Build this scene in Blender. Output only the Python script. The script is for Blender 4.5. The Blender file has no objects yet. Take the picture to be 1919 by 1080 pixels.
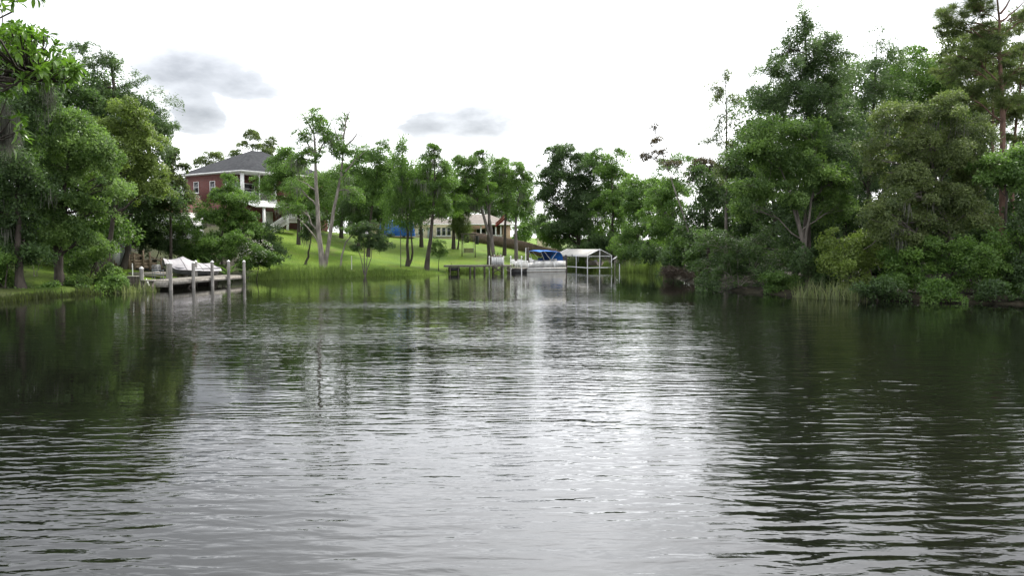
import bpy, math, random
import numpy as np
from mathutils import Vector, Matrix, Quaternion
R = math.radians
rng = np.random.default_rng(7)
random.seed(7)
scene = bpy.context.scene
COL = scene.collection

# ------------------------------------------------------------------ camera, sky, sun, exposure
F, CX, CY, H = 1494.0, 959.5, 540.0, 3.0
PITCH = math.atan(82.0 / F)
cam_d = bpy.data.cameras.new('camera'); cam = bpy.data.objects.new('camera', cam_d); COL.objects.link(cam)
cam_d.sensor_width = 36.0; cam_d.lens = 36.0 * F / 1919.0; cam_d.clip_start = 0.1; cam_d.clip_end = 3000
cam.location = (0, 0, H); cam.rotation_euler = (R(90) - PITCH, 0, 0)
scene.camera = cam
SUN_AZ, SUN_EL = R(38), R(50)         # azimuth clockwise from +Y (the view)
sun_dir = Vector((math.sin(SUN_AZ) * math.cos(SUN_EL), math.cos(SUN_AZ) * math.cos(SUN_EL), math.sin(SUN_EL)))
sl = bpy.data.lights.new('sun', 'SUN'); sl.energy = 1.5; sl.angle = R(12); sl.color = (1, 0.95, 0.87)
so = bpy.data.objects.new('sun', sl); COL.objects.link(so)
so.rotation_euler = sun_dir.to_track_quat('Z', 'Y').to_euler(); so.location = (20, 60, 60)
scene.view_settings.view_transform = 'Standard'; scene.view_settings.look = 'None'
scene.view_settings.gamma = 1; scene.view_settings.exposure = 1.98
scene.cycles.max_bounces = 8; scene.cycles.transparent_max_bounces = 8
scene.cycles.diffuse_bounces = 3; scene.cycles.glossy_bounces = 3

def pdir(px, py):
    u, v = (px - CX) / F, (CY - py) / F
    c, s = math.cos(PITCH), math.sin(PITCH)
    return np.array([u, c + v * s, -s + v * c])
def P(px, py, d):
    r = pdir(px, py); return np.array([0, 0, H]) + r * (d / r[1])
def G(px, py, z=0.0):
    r = pdir(px, py); return np.array([0, 0, H]) + r * ((z - H) / r[2])

world = bpy.data.worlds.new('World'); scene.world = world; world.use_nodes = True
def build_world():
    nt = world.node_tree; nt.nodes.clear(); N = nt.nodes.new; L = nt.links.new
    out = N('ShaderNodeOutputWorld'); bg = N('ShaderNodeBackground'); bg.inputs['Strength'].default_value = 0.1
    L(bg.outputs[0], out.inputs[0])
    sky = N('ShaderNodeTexSky'); sky.sky_type = 'NISHITA'; sky.sun_disc = False
    sky.sun_elevation = SUN_EL; sky.sun_rotation = SUN_AZ; sky.air_density = 1.0; sky.dust_density = 2.0
    tc = N('ShaderNodeTexCoord'); nrm = N('ShaderNodeVectorMath'); nrm.operation = 'NORMALIZE'
    L(tc.outputs['Generated'], nrm.inputs[0]); D = nrm.outputs[0]
    def math_(op, a, b=None, c=None, clamp=False):
        n = N('ShaderNodeMath'); n.operation = op; n.use_clamp = clamp
        for i, q in enumerate((a, b, c)):
            if q is None: continue
            if hasattr(q, 'is_linked'): L(q, n.inputs[i])
            else: n.inputs[i].default_value = q
        return n.outputs[0]
    def dot(v):
        n = N('ShaderNodeVectorMath'); n.operation = 'DOT_PRODUCT'; L(D, n.inputs[0]); n.inputs[1].default_value = v; return n.outputs['Value']
    def rng_(x, a, b, c, d_):
        n = N('ShaderNodeMapRange'); n.interpolation_type = 'SMOOTHSTEP'; L(x, n.inputs[0])
        for i, q in enumerate((a, b, c, d_)): n.inputs[i + 1].default_value = q
        return n.outputs[0]
    # high white overcast, plus a bright lobe added low ahead to brighten the water
    s = math_('MAXIMUM', dot((math.sin(R(11)) * math.cos(R(25)), math.cos(R(11)) * math.cos(R(25)), math.sin(R(25)))), 0.0)
    glow = math_('MULTIPLY_ADD', math_('POWER', s, 14.0), 1.5, 0.95)
    # cloud relief over the whole sky: layer projected on a plane overhead
    sep = N('ShaderNodeSeparateXYZ'); L(D, sep.inputs[0])
    zz = math_('ADD', math_('MAXIMUM', sep.outputs[2], 0.0), 0.12)
    cmb = N('ShaderNodeCombineXYZ'); L(math_('DIVIDE', sep.outputs[0], zz), cmb.inputs[0]); L(math_('DIVIDE', sep.outputs[1], zz), cmb.inputs[1])
    nz = N('ShaderNodeTexNoise'); nz.inputs['Scale'].default_value = 0.9; nz.inputs['Detail'].default_value = 5; nz.inputs['Roughness'].default_value = 0.5
    nz.inputs['Distortion'].default_value = 0.3
    L(cmb.outputs[0], nz.inputs['Vector'])
    relief = rng_(nz.outputs[0], 0.34, 0.68, 0.55, 1.25)
    # three smaller grey clouds low over the far bank
    nd = N('ShaderNodeTexNoise'); nd.inputs['Scale'].default_value = 19; nd.inputs['Roughness'].default_value = 0.55; nd.inputs['Detail'].default_value = 7; mpc = N('ShaderNodeMapping'); mpc.inputs['Scale'].default_value = (1, 1, 2.2); L(D, mpc.inputs[0]); L(mpc.outputs[0], nd.inputs['Vector'])
    wob = math_('SUBTRACT', nd.outputs[0], 0.5)
    mask = None
    for (px, py, sx, sy, tilt, amt) in ((402, 142, 76, 29, -0.12, .915), (330, 130, 58, 28, 0.1, .91), (366, 184, 32, 46, 0.35, .905), (905, 220, 104, 25, 0.16, .95), (958, 205, 62, 24, 0.1, .945), (962, 128, 28, 15, 0.2, .80), (1830, -20, 90, 30, 0, .85)):
        c = Vector(pdir(px, py)).normalized(); rt = Vector((c.y, -c.x, 0)).normalized(); up = rt.cross(c)
        r2 = rt * math.cos(tilt) + up * math.sin(tilt); u2 = up * math.cos(tilt) - rt * math.sin(tilt)
        a = math_('MULTIPLY', dot(tuple(r2)), F / sx); b = math_('MULTIPLY', dot(tuple(u2)), F / sy)
        q = math_('ADD', math_('MULTIPLY', a, a), math_('MULTIPLY', b, b))
        q = math_('ADD', q, math_('MULTIPLY', wob, 5.5))
        m = math_('MULTIPLY', math_('ADD', rng_(q, 1.5, 3.2, 0.70, 0.0), rng_(q, -1.6, 2.4, 0.22, 0.0)), amt)
        mask = m if mask is None else math_('MAXIMUM', mask, m)
    dark = math_('SUBTRACT', 1.0, mask)
    amt = math_('MULTIPLY', math_('MULTIPLY', glow, dark), relief)
    cc = N('ShaderNodeMix'); cc.data_type = 'RGBA'; L(mask, cc.inputs[0]); cc.inputs[6].default_value = (5.8, 5.85, 5.98, 1); cc.inputs[7].default_value = (5.85, 5.85, 6.0, 1)
    sc = N('ShaderNodeVectorMath'); sc.operation = 'SCALE'; L(cc.outputs[2], sc.inputs[0]); L(amt, sc.inputs[3])
    mx = N('ShaderNodeMix'); mx.data_type = 'RGBA'; mx.inputs[0].default_value = 0.9
    L(sky.outputs[0], mx.inputs[6]); L(sc.outputs[0], mx.inputs[7]); L(mx.outputs[2], bg.inputs[0])
build_world()

# ------------------------------------------------------------------ helpers: materials
MATS = {}
def new_mat(name):
    m = bpy.data.materials.new(name); m.use_nodes = True; m.node_tree.nodes.clear(); MATS[name] = m
    N = m.node_tree.nodes.new; L = m.node_tree.links.new
    out = N('ShaderNodeOutputMaterial'); return m, N, L, out
def surf(name, c1, c2, rough=0.7, scale=6.0, bump=0.0, bscale=None, metal=0.0, stretch=(1, 1, 1), spec=0.4):
    m, N, L, out = new_mat(name)
    b = N('ShaderNodeBsdfPrincipled'); L(b.outputs[0], out.inputs[0])
    tc = N('ShaderNodeTexCoord'); mp = N('ShaderNodeMapping'); mp.inputs['Scale'].default_value = stretch
    L(tc.outputs['Object'], mp.inputs[0])
    n = N('ShaderNodeTexNoise'); n.inputs['Scale'].default_value = scale; n.inputs['Detail'].default_value = 5; L(mp.outputs[0], n.inputs['Vector'])
    r = N('ShaderNodeValToRGB'); r.color_ramp.elements[0].position = 0.32; r.color_ramp.elements[1].position = 0.68
    r.color_ramp.elements[0].color = (*c1, 1); r.color_ramp.elements[1].color = (*c2, 1)
    L(n.outputs[0], r.inputs[0]); L(r.outputs[0], b.inputs['Base Color'])
    b.inputs['Roughness'].default_value = rough; b.inputs['Metallic'].default_value = metal; b.inputs['Specular IOR Level'].default_value = spec
    if bump:
        n2 = N('ShaderNodeTexNoise'); n2.inputs['Scale'].default_value = bscale or scale * 3; n2.inputs['Detail'].default_value = 4; L(mp.outputs[0], n2.inputs['Vector'])
        bp = N('ShaderNodeBump'); bp.inputs['Distance'].default_value = bump; L(n2.outputs[0], bp.inputs['Height']); L(bp.outputs[0], b.inputs['Normal'])
    return m
def leafmat(name, dark, light, trans=0.45, tcol=None, rough=0.5, spec=0.35):
    m, N, L, out = new_mat(name)
    at = N('ShaderNodeAttribute'); at.attribute_name = 'tint'
    r = N('ShaderNodeValToRGB'); r.color_ramp.elements[0].color = (*dark, 1); r.color_ramp.elements[1].color = (*light, 1)
    L(at.outputs['Fac'], r.inputs[0])
    b = N('ShaderNodeBsdfPrincipled'); b.inputs['Roughness'].default_value = rough; b.inputs['Specular IOR Level'].default_value = spec
    L(r.outputs[0], b.inputs['Base Color'])
    t = N('ShaderNodeBsdfTranslucent'); mul = N('ShaderNodeMix'); mul.data_type = 'RGBA'; mul.blend_type = 'MULTIPLY'; mul.inputs[0].default_value = 1
    L(r.outputs[0], mul.inputs[6]); mul.inputs[7].default_value = (*(tcol or (1.3, 1.45, 0.8)), 1); L(mul.outputs[2], t.inputs[0])
    mx = N('ShaderNodeMixShader'); mx.inputs[0].default_value = trans; L(b.outputs[0], mx.inputs[1]); L(t.outputs[0], mx.inputs[2]); L(mx.outputs[0], out.inputs[0])
    return m
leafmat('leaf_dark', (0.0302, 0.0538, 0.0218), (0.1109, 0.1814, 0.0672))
leafmat('leaf_mid', (0.0470, 0.0979, 0.0226), (0.1788, 0.2916, 0.0678))
leafmat('leaf_bright', (0.0550, 0.1078, 0.0286), (0.1815, 0.2882, 0.0792))
leafmat('leaf_fresh', (0.0538, 0.1021, 0.0296), (0.1949, 0.2957, 0.0833))
leafmat('leaf_yellow', (0.0715, 0.1084, 0.0271), (0.2279, 0.3018, 0.0764))
leafmat('leaf_olive', (0.0483, 0.0736, 0.0276), (0.1840, 0.2277, 0.0862))
leafmat('leaf_cypress', (0.0408, 0.0734, 0.0326), (0.1427, 0.2140, 0.0856))
leafmat('leaf_russet', (0.040, 0.034, 0.020), (0.110, 0.085, 0.055))
leafmat('leaf_magnolia', (0.0364, 0.0884, 0.0146), (0.1664, 0.2912, 0.0416), 0.35, rough=0.3, spec=0.5)
leafmat('leaf_brown', (0.040, 0.030, 0.020), (0.115, 0.085, 0.060), 0.2, (1, 1, 1))
leafmat('moss', (0.10, 0.105, 0.085), (0.24, 0.24, 0.20), 0.3, (1, 1, 1), 0.9, 0.1)
leafmat('reed_green', (0.090, 0.140, 0.036), (0.27, 0.35, 0.11))
leafmat('reed_dark', (0.02, 0.03, 0.010), (0.09, 0.11, 0.035))
leafmat('reed_pale', (0.070, 0.105, 0.040), (0.30, 0.32, 0.17))
leafmat('blossom', (0.35, 0.36, 0.28), (0.6, 0.6, 0.52), 0.3, (1, 1, 1))
surf('bark_grey', (0.075, 0.065, 0.055), (0.17, 0.15, 0.13), 0.9, 5, 0.03, 22, stretch=(1, 1, .25))
surf('bark_dark', (0.028, 0.023, 0.018), (0.075, 0.062, 0.05), 0.9, 5, 0.03, 22, stretch=(1, 1, .25))
surf('bark_pale', (0.12, 0.105, 0.09), (0.33, 0.30, 0.26), 0.85, 4, 0.05, 14, stretch=(1, 1, .3))
surf('bark_pine', (0.085, 0.050, 0.036), (0.19, 0.115, 0.085), 0.9, 5, 0.03, 16, stretch=(1, 1, .4))
surf('weathered_wood', (0.17, 0.155, 0.135), (0.33, 0.31, 0.275), 0.85, 5, 0.006, 30, stretch=(1, 1, 1))
surf('dark_wood', (0.045, 0.038, 0.032), (0.12, 0.10, 0.085), 0.85, 6, 0.006, 30)
surf('timber', (0.17, 0.125, 0.08), (0.31, 0.24, 0.165), 0.85, 5, 0.008, 30)
surf('fence_wood', (0.105, 0.075, 0.058), (0.20, 0.150, 0.120), 0.9, 5, 0.004, 30, stretch=(3, 3, .4))
surf('piling_wood', (0.16, 0.15, 0.14), (0.34, 0.325, 0.30), 0.85, 3, 0.01, 20, stretch=(2, 2, .4))
surf('white_paint', (0.66, 0.66, 0.65), (0.80, 0.80, 0.78), 0.45, 3)
surf('white_plastic', (0.74, 0.74, 0.74), (0.82, 0.82, 0.81), 0.35, 3)
surf('tarp_white', (0.25, 0.24, 0.26), (0.35, 0.34, 0.36), 0.6, 3, 0.01, 9)
surf('canopy_white', (0.42, 0.40, 0.38), (0.56, 0.54, 0.51), 0.6, 2, 0.01, 5)
surf('tarp_blue', (0.012, 0.085, 0.42), (0.03, 0.17, 0.62), 0.4, 1.6, 0.03, 4)
surf('canvas_blue', (0.008, 0.13, 0.56), (0.02, 0.20, 0.70), 0.6, 3)
surf('canvas_navy', (0.006, 0.022, 0.10), (0.012, 0.04, 0.16), 0.7, 3)
surf('hull_white', (0.60, 0.59, 0.57), (0.74, 0.73, 0.70), 0.35, 2)
surf('hull_tan', (0.36, 0.29, 0.22), (0.52, 0.45, 0.37), 0.45, 2)
surf('black_plastic', (0.012, 0.012, 0.013), (0.03, 0.03, 0.032), 0.5, 4)
surf('grey_metal', (0.16, 0.17, 0.18), (0.27, 0.28, 0.29), 0.45, 5, metal=0.4)
surf('shingle_dark', (0.026, 0.028, 0.031), (0.05, 0.052, 0.056), 0.95, 2.5, 0.02, 14, spec=0.05)
surf('shingle_tan', (0.11, 0.095, 0.082), (0.18, 0.158, 0.137), 0.9, 2.5, 0.02, 14)
surf('shingle_red', (0.06, 0.018, 0.014), (0.09, 0.027, 0.02), 0.9, 2.5, 0.02, 14)
surf('stucco_tan', (0.46, 0.40, 0.27), (0.58, 0.52, 0.38), 0.85, 2, 0.004, 30)
surf('stucco_brown', (0.24, 0.16, 0.10), (0.34, 0.235, 0.15), 0.85, 2, 0.004, 30)
surf('wall_pale', (0.30, 0.34, 0.33), (0.42, 0.45, 0.44), 0.7, 2)
surf('glass_dark', (0.015, 0.018, 0.02), (0.035, 0.04, 0.045), 0.08, 1, spec=0.6)
surf('screen_dark', (0.055, 0.057, 0.062), (0.085, 0.088, 0.093), 0.8, 2)
surf('concrete', (0.24, 0.22, 0.19), (0.36, 0.33, 0.29), 0.9, 3, 0.005, 20)
surf('rope', (0.5, 0.48, 0.42), (0.62, 0.6, 0.54), 0.8, 5)
surf('flower_red', (0.3, 0.03, 0.03), (0.45, 0.06, 0.05), 0.7, 5)

def mat_brick(name, c1, c2, mortar):
    m, N, L, out = new_mat(name)
    b = N('ShaderNodeBsdfPrincipled'); b.inputs['Roughness'].default_value = 0.85; L(b.outputs[0], out.inputs[0])
    tc = N('ShaderNodeTexCoord'); sp = N('ShaderNodeSeparateXYZ'); L(tc.outputs['Object'], sp.inputs[0])
    ad = N('ShaderNodeMath'); L(sp.outputs[0], ad.inputs[0]); L(sp.outputs[1], ad.inputs[1])
    cb = N('ShaderNodeCombineXYZ'); L(ad.outputs[0], cb.inputs[0]); L(sp.outputs[2], cb.inputs[1])
    br = N('ShaderNodeTexBrick'); br.inputs['Scale'].default_value = 1; br.inputs['Brick Width'].default_value = 0.215; br.inputs['Row Height'].default_value = 0.075
    br.inputs['Mortar Size'].default_value = 0.01; br.inputs['Color1'].default_value = (*c1, 1); br.inputs['Color2'].default_value = (*c2, 1); br.inputs['Mortar'].default_value = (*mortar, 1)
    L(cb.outputs[0], br.inputs['Vector']); L(br.outputs[0], b.inputs['Base Color'])
    bp = N('ShaderNodeBump'); bp.inputs['Distance'].default_value = -0.008; L(br.outputs['Fac'], bp.inputs['Height']); L(bp.outputs[0], b.inputs['Normal'])
mat_brick('brick_red', (0.165, 0.036, 0.026), (0.105, 0.024, 0.018), (0.15, 0.11, 0.10))
mat_brick('brick_tan', (0.47, 0.30, 0.18), (0.38, 0.24, 0.15), (0.45, 0.38, 0.3))

def mat_flag():
    # red flag with a pale diagonal band and a dark lower hoist corner
    m, N, L, out = new_mat('flag_cloth')
    b = N('ShaderNodeBsdfPrincipled'); b.inputs['Roughness'].default_value = 0.8; L(b.outputs[0], out.inputs[0])
    tc = N('ShaderNodeTexCoord'); sp = N('ShaderNodeSeparateXYZ'); L(tc.outputs['UV'], sp.inputs[0])
    def ramp(src, stops):
        r = N('ShaderNodeValToRGB'); r.color_ramp.interpolation = 'CONSTANT'
        e = r.color_ramp.elements
        while len(e) < len(stops): e.new(0.5)
        for k, (p, c) in enumerate(stops): e[k].position = p; e[k].color = (*c, 1)
        L(src, r.inputs[0]); return r.outputs[0]
    red, wh, dk = (0.42, 0.03, 0.045), (0.6, 0.56, 0.56), (0.03, 0.03, 0.06)
    a = ramp(sp.outputs[1], [(0, dk), (0.10, red), (0.42, red), (0.46, wh), (0.56, red), (0.86, wh), (0.93, red)])
    L(a, b.inputs['Base Color'])
mat_flag()

def mat_ground():
    m, N, L, out = new_mat('ground')
    b = N('ShaderNodeBsdfPrincipled'); b.inputs['Roughness'].default_value = 0.9; b.inputs['Specular IOR Level'].default_value = 0.2; L(b.outputs[0], out.inputs[0])
    ge = N('ShaderNodeNewGeometry'); at = N('ShaderNodeAttribute'); at.attribute_name = 'lawn'
    def noise(sc, det=5, st=(1, 1, 1)):
        mp = N('ShaderNodeMapping'); mp.inputs['Scale'].default_value = st; L(ge.outputs['Position'], mp.inputs[0])
        n = N('ShaderNodeTexNoise'); n.inputs['Scale'].default_value = sc; n.inputs['Detail'].default_value = det; L(mp.outputs[0], n.inputs['Vector']); return n.outputs[0]
    def ramp(src, cols, a=.3, z=.7):
        r = N('ShaderNodeValToRGB'); e = r.color_ramp.elements
        while len(e) < len(cols): e.new(0.5)
        for k, c in enumerate(cols): e[k].position = a + (z - a) * k / (len(cols) - 1); e[k].color = (*c, 1)
        L(src, r.inputs[0]); return r.outputs[0]
    def mix(f, a, c, t='MIX'):
        x = N('ShaderNodeMix'); x.data_type = 'RGBA'; x.blend_type = t
        if hasattr(f, 'is_linked'): L(f, x.inputs[0])
        else: x.inputs[0].default_value = f
        L(a, x.inputs[6]); L(c, x.inputs[7]); return x.outputs[2]
    lawn = ramp(noise(0.22, 4), [(0.070, 0.132, 0.013), (0.118, 0.195, 0.018), (0.165, 0.235, 0.025)])
    fine = ramp(noise(9, 6), [(0.55, 0.6, 0.5), (1.2, 1.2, 1.1)], .3, .7)
    lawn = mix(1.0, lawn, fine, 'MULTIPLY')
    worn = ramp(noise(0.55, 5), [(0, 0, 0), (1, 1, 1)], .56, .72); dry = ramp(noise(3.0, 4), [(0.10, 0.105, 0.035), (0.17, 0.155, 0.06)])
    wf = N('ShaderNodeMath'); wf.operation = 'MULTIPLY'; L(worn, wf.inputs[0]); wf.inputs[1].default_value = .55
    lawn = mix(wf.outputs[0], lawn, dry)
    dirt = ramp(noise(1.6, 6), [(0.012, 0.010, 0.007), (0.026, 0.024, 0.014), (0.045, 0.036, 0.024)])
    L(mix(at.outputs['Fac'], dirt, lawn), b.inputs['Base Color'])
    bp = N('ShaderNodeBump'); bp.inputs['Distance'].default_value = 0.12; L(noise(7, 5), bp.inputs['Height']); L(bp.outputs[0], b.inputs['Normal'])
mat_ground()

def mat_water():
    m, N, L, out = new_mat('water')
    b = N('ShaderNodeBsdfPrincipled'); L(b.outputs[0], out.inputs[0])
    b.inputs['Base Color'].default_value = (0.005, 0.0055, 0.004, 1); b.inputs['Roughness'].default_value = 0.015; b.inputs['IOR'].default_value = 1.333
    ge = N('ShaderNodeNewGeometry'); at = N('ShaderNodeAttribute'); at.attribute_name = 'wind'
    def noise(sc, st, rot=0.0, det=1.5, dist=0.0, off=(0, 0, 0)):
        mp = N('ShaderNodeMapping'); mp.inputs['Scale'].default_value = st; mp.inputs['Rotation'].default_value = (0, 0, R(rot)); mp.inputs['Location'].default_value = off
        L(ge.outputs['Position'], mp.inputs[0])
        n = N('ShaderNodeTexNoise'); n.inputs['Scale'].default_value = sc; n.inputs['Detail'].default_value = det; n.inputs['Distortion'].default_value = dist
        L(mp.outputs[0], n.inputs['Vector']); return n.outputs[0]
    def mt(op, a, c):
        n = N('ShaderNodeMath'); n.operation = op
        for i, q in enumerate((a, c)):
            if hasattr(q, 'is_linked'): L(q, n.inputs[i])
            else: n.inputs[i].default_value = q
        return n.outputs[0]
    def mr(x, a, b_, c, d_):
        n = N('ShaderNodeMapRange'); n.interpolation_type = 'SMOOTHSTEP'; L(x, n.inputs[0])
        for i, q in enumerate((a, b_, c, d_)): n.inputs[i + 1].default_value = q
        return n.outputs[0]
    def wave(period, rot, dist, dscale, off):
        mp = N('ShaderNodeMapping'); mp.inputs['Rotation'].default_value = (0, 0, R(rot)); mp.inputs['Location'].default_value = off; mp.inputs['Scale'].default_value = (.75, 1, 1)
        L(ge.outputs['Position'], mp.inputs[0])
        n = N('ShaderNodeTexWave'); n.wave_type = 'BANDS'; n.bands_direction = 'Y'; n.inputs['Scale'].default_value = 0.314 / period
        n.inputs['Distortion'].default_value = dist; n.inputs['Detail'].default_value = 2.5; n.inputs['Detail Scale'].default_value = dscale; n.inputs['Detail Roughness'].default_value = .5
        L(mp.outputs[0], n.inputs['Vector']); return n.outputs['Fac']
    patch = mr(noise(0.10, (0.55, 1.0, 1), 8, 3), 0.36, 0.64, 0.45, 1.0)
    p2 = mr(noise(0.22, (0.5, 1.0, 1), -6, 2, 0, (30, 4, 0)), 0.35, 0.65, 0.25, 1.0)
    h = mt('MULTIPLY', noise(1.0, (0.85, 2.5, 1), 4, 2.0, 0.7), 0.034)
    h = mt('ADD', h, mt('MULTIPLY', mt('MULTIPLY', wave(0.38, 5, 6.5, 1.2, (2, 1, 0)), p2), 0.0062))
    h = mt('ADD', h, mt('MULTIPLY', wave(0.22, -7, 5.0, 1.8, (5, 3, 0)), 0.0026))
    h = mt('ADD', h, mt('MULTIPLY', noise(1.0, (2.6, 7.0, 1), -5, 2.5, 0.4, (3, 7, 0)), 0.012))
    h = mt('ADD', h, mt('MULTIPLY', noise(1.0, (0.16, 0.5, 1), 14, 1.0, 0.2, (9, 2, 0)), 0.05))
    h = mt('MULTIPLY', h, mt('MULTIPLY', patch, at.outputs['Fac']))
    bp = N('ShaderNodeBump'); bp.inputs['Distance'].default_value = 1.0; bp.inputs['Strength'].default_value = 1.0; L(h, bp.inputs['Height']); L(bp.outputs[0], b.inputs['Normal'])
mat_water()

# ------------------------------------------------------------------ helpers: meshes and things
def mesh_np(name, V, faces_q=None, faces_t=None, tint=None, smooth=False):
    me = bpy.data.meshes.new(name)
    V = np.asarray(V, dtype=np.float32); q = np.zeros((0, 4), int) if faces_q is None else np.asarray(faces_q, int).reshape(-1, 4)
    t = np.zeros((0, 3), int) if faces_t is None else np.asarray(faces_t, int).reshape(-1, 3)
    me.vertices.add(len(V)); me.vertices.foreach_set('co', V.ravel())
    me.loops.add(q.size + t.size); me.loops.foreach_set('vertex_index', np.concatenate([q.ravel(), t.ravel()]).astype(np.int32))
    n = len(q) + len(t); me.polygons.add(n)
    ls = np.concatenate([np.arange(len(q)) * 4, q.size + np.arange(len(t)) * 3]).astype(np.int32)
    me.polygons.foreach_set('loop_start', ls)
    if smooth: me.polygons.foreach_set('use_smooth', np.ones(n, bool))
    me.update(calc_edges=True)
    if tint is not None:
        a = me.attributes.new('tint', 'FLOAT', 'FACE'); a.data.foreach_set('value', np.asarray(tint, dtype=np.float32))
    return me
def link(name, me, mat=None, parent=None, loc=None, kind=None):
    o = bpy.data.objects.new(name, me); COL.objects.link(o)
    if mat and not me.materials: me.materials.append(MATS[mat])
    if parent is not None: o.parent = parent
    if loc is not None: o.location = loc
    if kind: o['kind'] = kind
    return o
def tag(o, label, cat, group=None):
    o['label'] = label; o['category'] = cat
    if group: o['group'] = group
    return o
def thing(name, label, cat, loc=(0, 0, 0), rz=0.0, group=None):
    o = bpy.data.objects.new(name, None); COL.objects.link(o); o.empty_display_size = 0.3
    o.location = loc; o.rotation_euler = (0, 0, rz); return tag(o, label, cat, group)
class MB:
    def __init__(s): s.V = []; s.Q = []; s.T = []; s.n = 0
    def add(s, V, Q=(), T=()):
        V = np.asarray(V, float).reshape(-1, 3)
        for q in Q: s.Q.append([i + s.n for i in q])
        for t in T: s.T.append([i + s.n for i in t])
        s.V.append(V); s.n += len(V); return s
    def box(s, x0, x1, y0, y1, z0, z1):
        return s.add([(x, y, z) for x in (x0, x1) for y in (y0, y1) for z in (z0, z1)], [(0, 1, 3, 2), (4, 6, 7, 5), (0, 4, 5, 1), (2, 3, 7, 6), (0, 2, 6, 4), (1, 5, 7, 3)])
    def bar(s, a, b, w, h, up=(0, 0, 1)):
        a, b = np.array(a, float), np.array(b, float); d = (b - a) / np.linalg.norm(b - a)
        u = np.array(up, float)
        if abs(d @ u) > .95: u = np.array([1., 0, 0])
        x = np.cross(d, u); x /= np.linalg.norm(x); y = np.cross(x, d)
        V = [p + x * i * w / 2 + y * j * h / 2 for p in (a, b) for i in (-1, 1) for j in (-1, 1)]
        return s.add(V, [(0, 1, 3, 2), (4, 6, 7, 5), (0, 4, 5, 1), (2, 3, 7, 6), (0, 2, 6, 4), (1, 5, 7, 3)])
    def tube(s, pts, rad, k=8, cap=True):
        pts = np.asarray(pts, float); n = len(pts)
        rad = np.full(n, rad) if np.isscalar(rad) else np.asarray(rad, float)
        d = np.gradient(pts, axis=0); d /= np.linalg.norm(d, axis=1)[:, None] + 1e-9
        ref = np.array([0.31, 0.95, 0.05]) if abs(d[0] @ np.array([0.31, 0.95, 0.05])) < .9 else np.array([1., 0, 0])
        x = np.cross(d, ref); x /= np.linalg.norm(x, axis=1)[:, None] + 1e-9; y = np.cross(d, x)
        an = np.arange(k) * 2 * math.pi / k
        V = (pts[:, None] + rad[:, None, None] * (x[:, None] * np.cos(an)[None, :, None] + y[:, None] * np.sin(an)[None, :, None])).reshape(-1, 3)
        Q = [(i * k + j, (i + 1) * k + j, (i + 1) * k + (j + 1) % k, i * k + (j + 1) % k) for i in range(n - 1) for j in range(k)]
        s.add(V, Q)
        if cap:
            for e in (0, n - 1):
                ring = V[e * k:(e + 1) * k]; s.add(np.vstack([ring, ring.mean(0)]), T=[(j, (j + 1) % k, k) for j in range(k)])
        return s
    def prism(s, poly, z0, z1):        # vertical prism over an xy polygon
        k = len(poly); V = [(x, y, z0) for x, y in poly] + [(x, y, z1) for x, y in poly]
        s.add(V, [(j, (j + 1) % k, k + (j + 1) % k, k + j) for j in range(k)])
        c = np.mean(np.array(poly), 0)
        for z, o in ((z0, 0), (z1, k)):
            s.add(V[o:o + k] + [(c[0], c[1], z)], T=[(j, (j + 1) % k, k) for j in range(k)])
        return s
    def build(s, name, mat, parent=None, loc=None, smooth=False, kind=None):
        me = mesh_np(name, np.vstack(s.V), s.Q or None, s.T or None, smooth=smooth)
        return link(name, me, mat, parent, loc, kind)
def hash_tint(n, base=0.5, amp=0.25): return np.clip(base + rng.normal(0, amp, n), 0, 1)

# ------------------------------------------------------------------ the setting: terrain and water
SH = [G(*p)[:2] for p in ((-90, 578), (0, 567), (60, 561), (130, 554), (200, 550), (270, 547), (282, 541), (300, 535), (380, 528.5), (455, 525), (520, 524), (600, 521.5), (700, 518), (800, 515.5), (830, 513.5), (845, 511), (900, 510), (960, 509.5), (1000, 509), (1070, 506.5), (1130, 507), (1200, 510), (1245, 516), (1285, 528), (1320, 541), (1400, 549), (1500, 556), (1600, 561), (1700, 565), (1800, 568), (1919, 572), (2050, 577))]
POLY = np.array([(-7.2, 3.2), (-8.6, 8), (-11.5, 14), (-18, 18), (-27, 22), (-32, 32)] + [tuple(p) for p in SH] + [(34, 30), (36, 18), (30, 6), (14, 3.4), (0, 3.0)])
def shore_dist(X, Y):
    shp = X.shape; p = np.stack([X.ravel(), Y.ravel()], 1); best = np.full(len(p), 1e9); ins = np.zeros(len(p), bool)
    for i in range(len(POLY)):
        a, b = POLY[i], POLY[(i + 1) % len(POLY)]; ab = b - a
        t = np.clip(((p - a) @ ab) / (ab @ ab), 0, 1); best = np.minimum(best, np.linalg.norm(p - a - t[:, None] * ab, axis=1))
        c = (a[1] > p[:, 1]) != (b[1] > p[:, 1])
        xi = a[0] + (p[:, 1] - a[1]) * (b[0] - a[0]) / (b[1] - a[1] + 1e-12); ins ^= c & (p[:, 0] < xi)
    return np.where(ins, -best, best).reshape(shp)
def vnoise(X, Y, s, seed=0):
    r = np.random.default_rng(seed); T = r.random((64, 64)); x, y = X / s, Y / s
    i, j = np.floor(x).astype(int), np.floor(y).astype(int); fx, fy = x - i, y - j; fx = fx * fx * (3 - 2 * fx); fy = fy * fy * (3 - 2 * fy)
    g = lambda a, b: T[a % 64, b % 64]
    return (g(i, j) * (1 - fx) + g(i + 1, j) * fx) * (1 - fy) + (g(i, j + 1) * (1 - fx) + g(i + 1, j + 1) * fx) * fy
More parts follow.
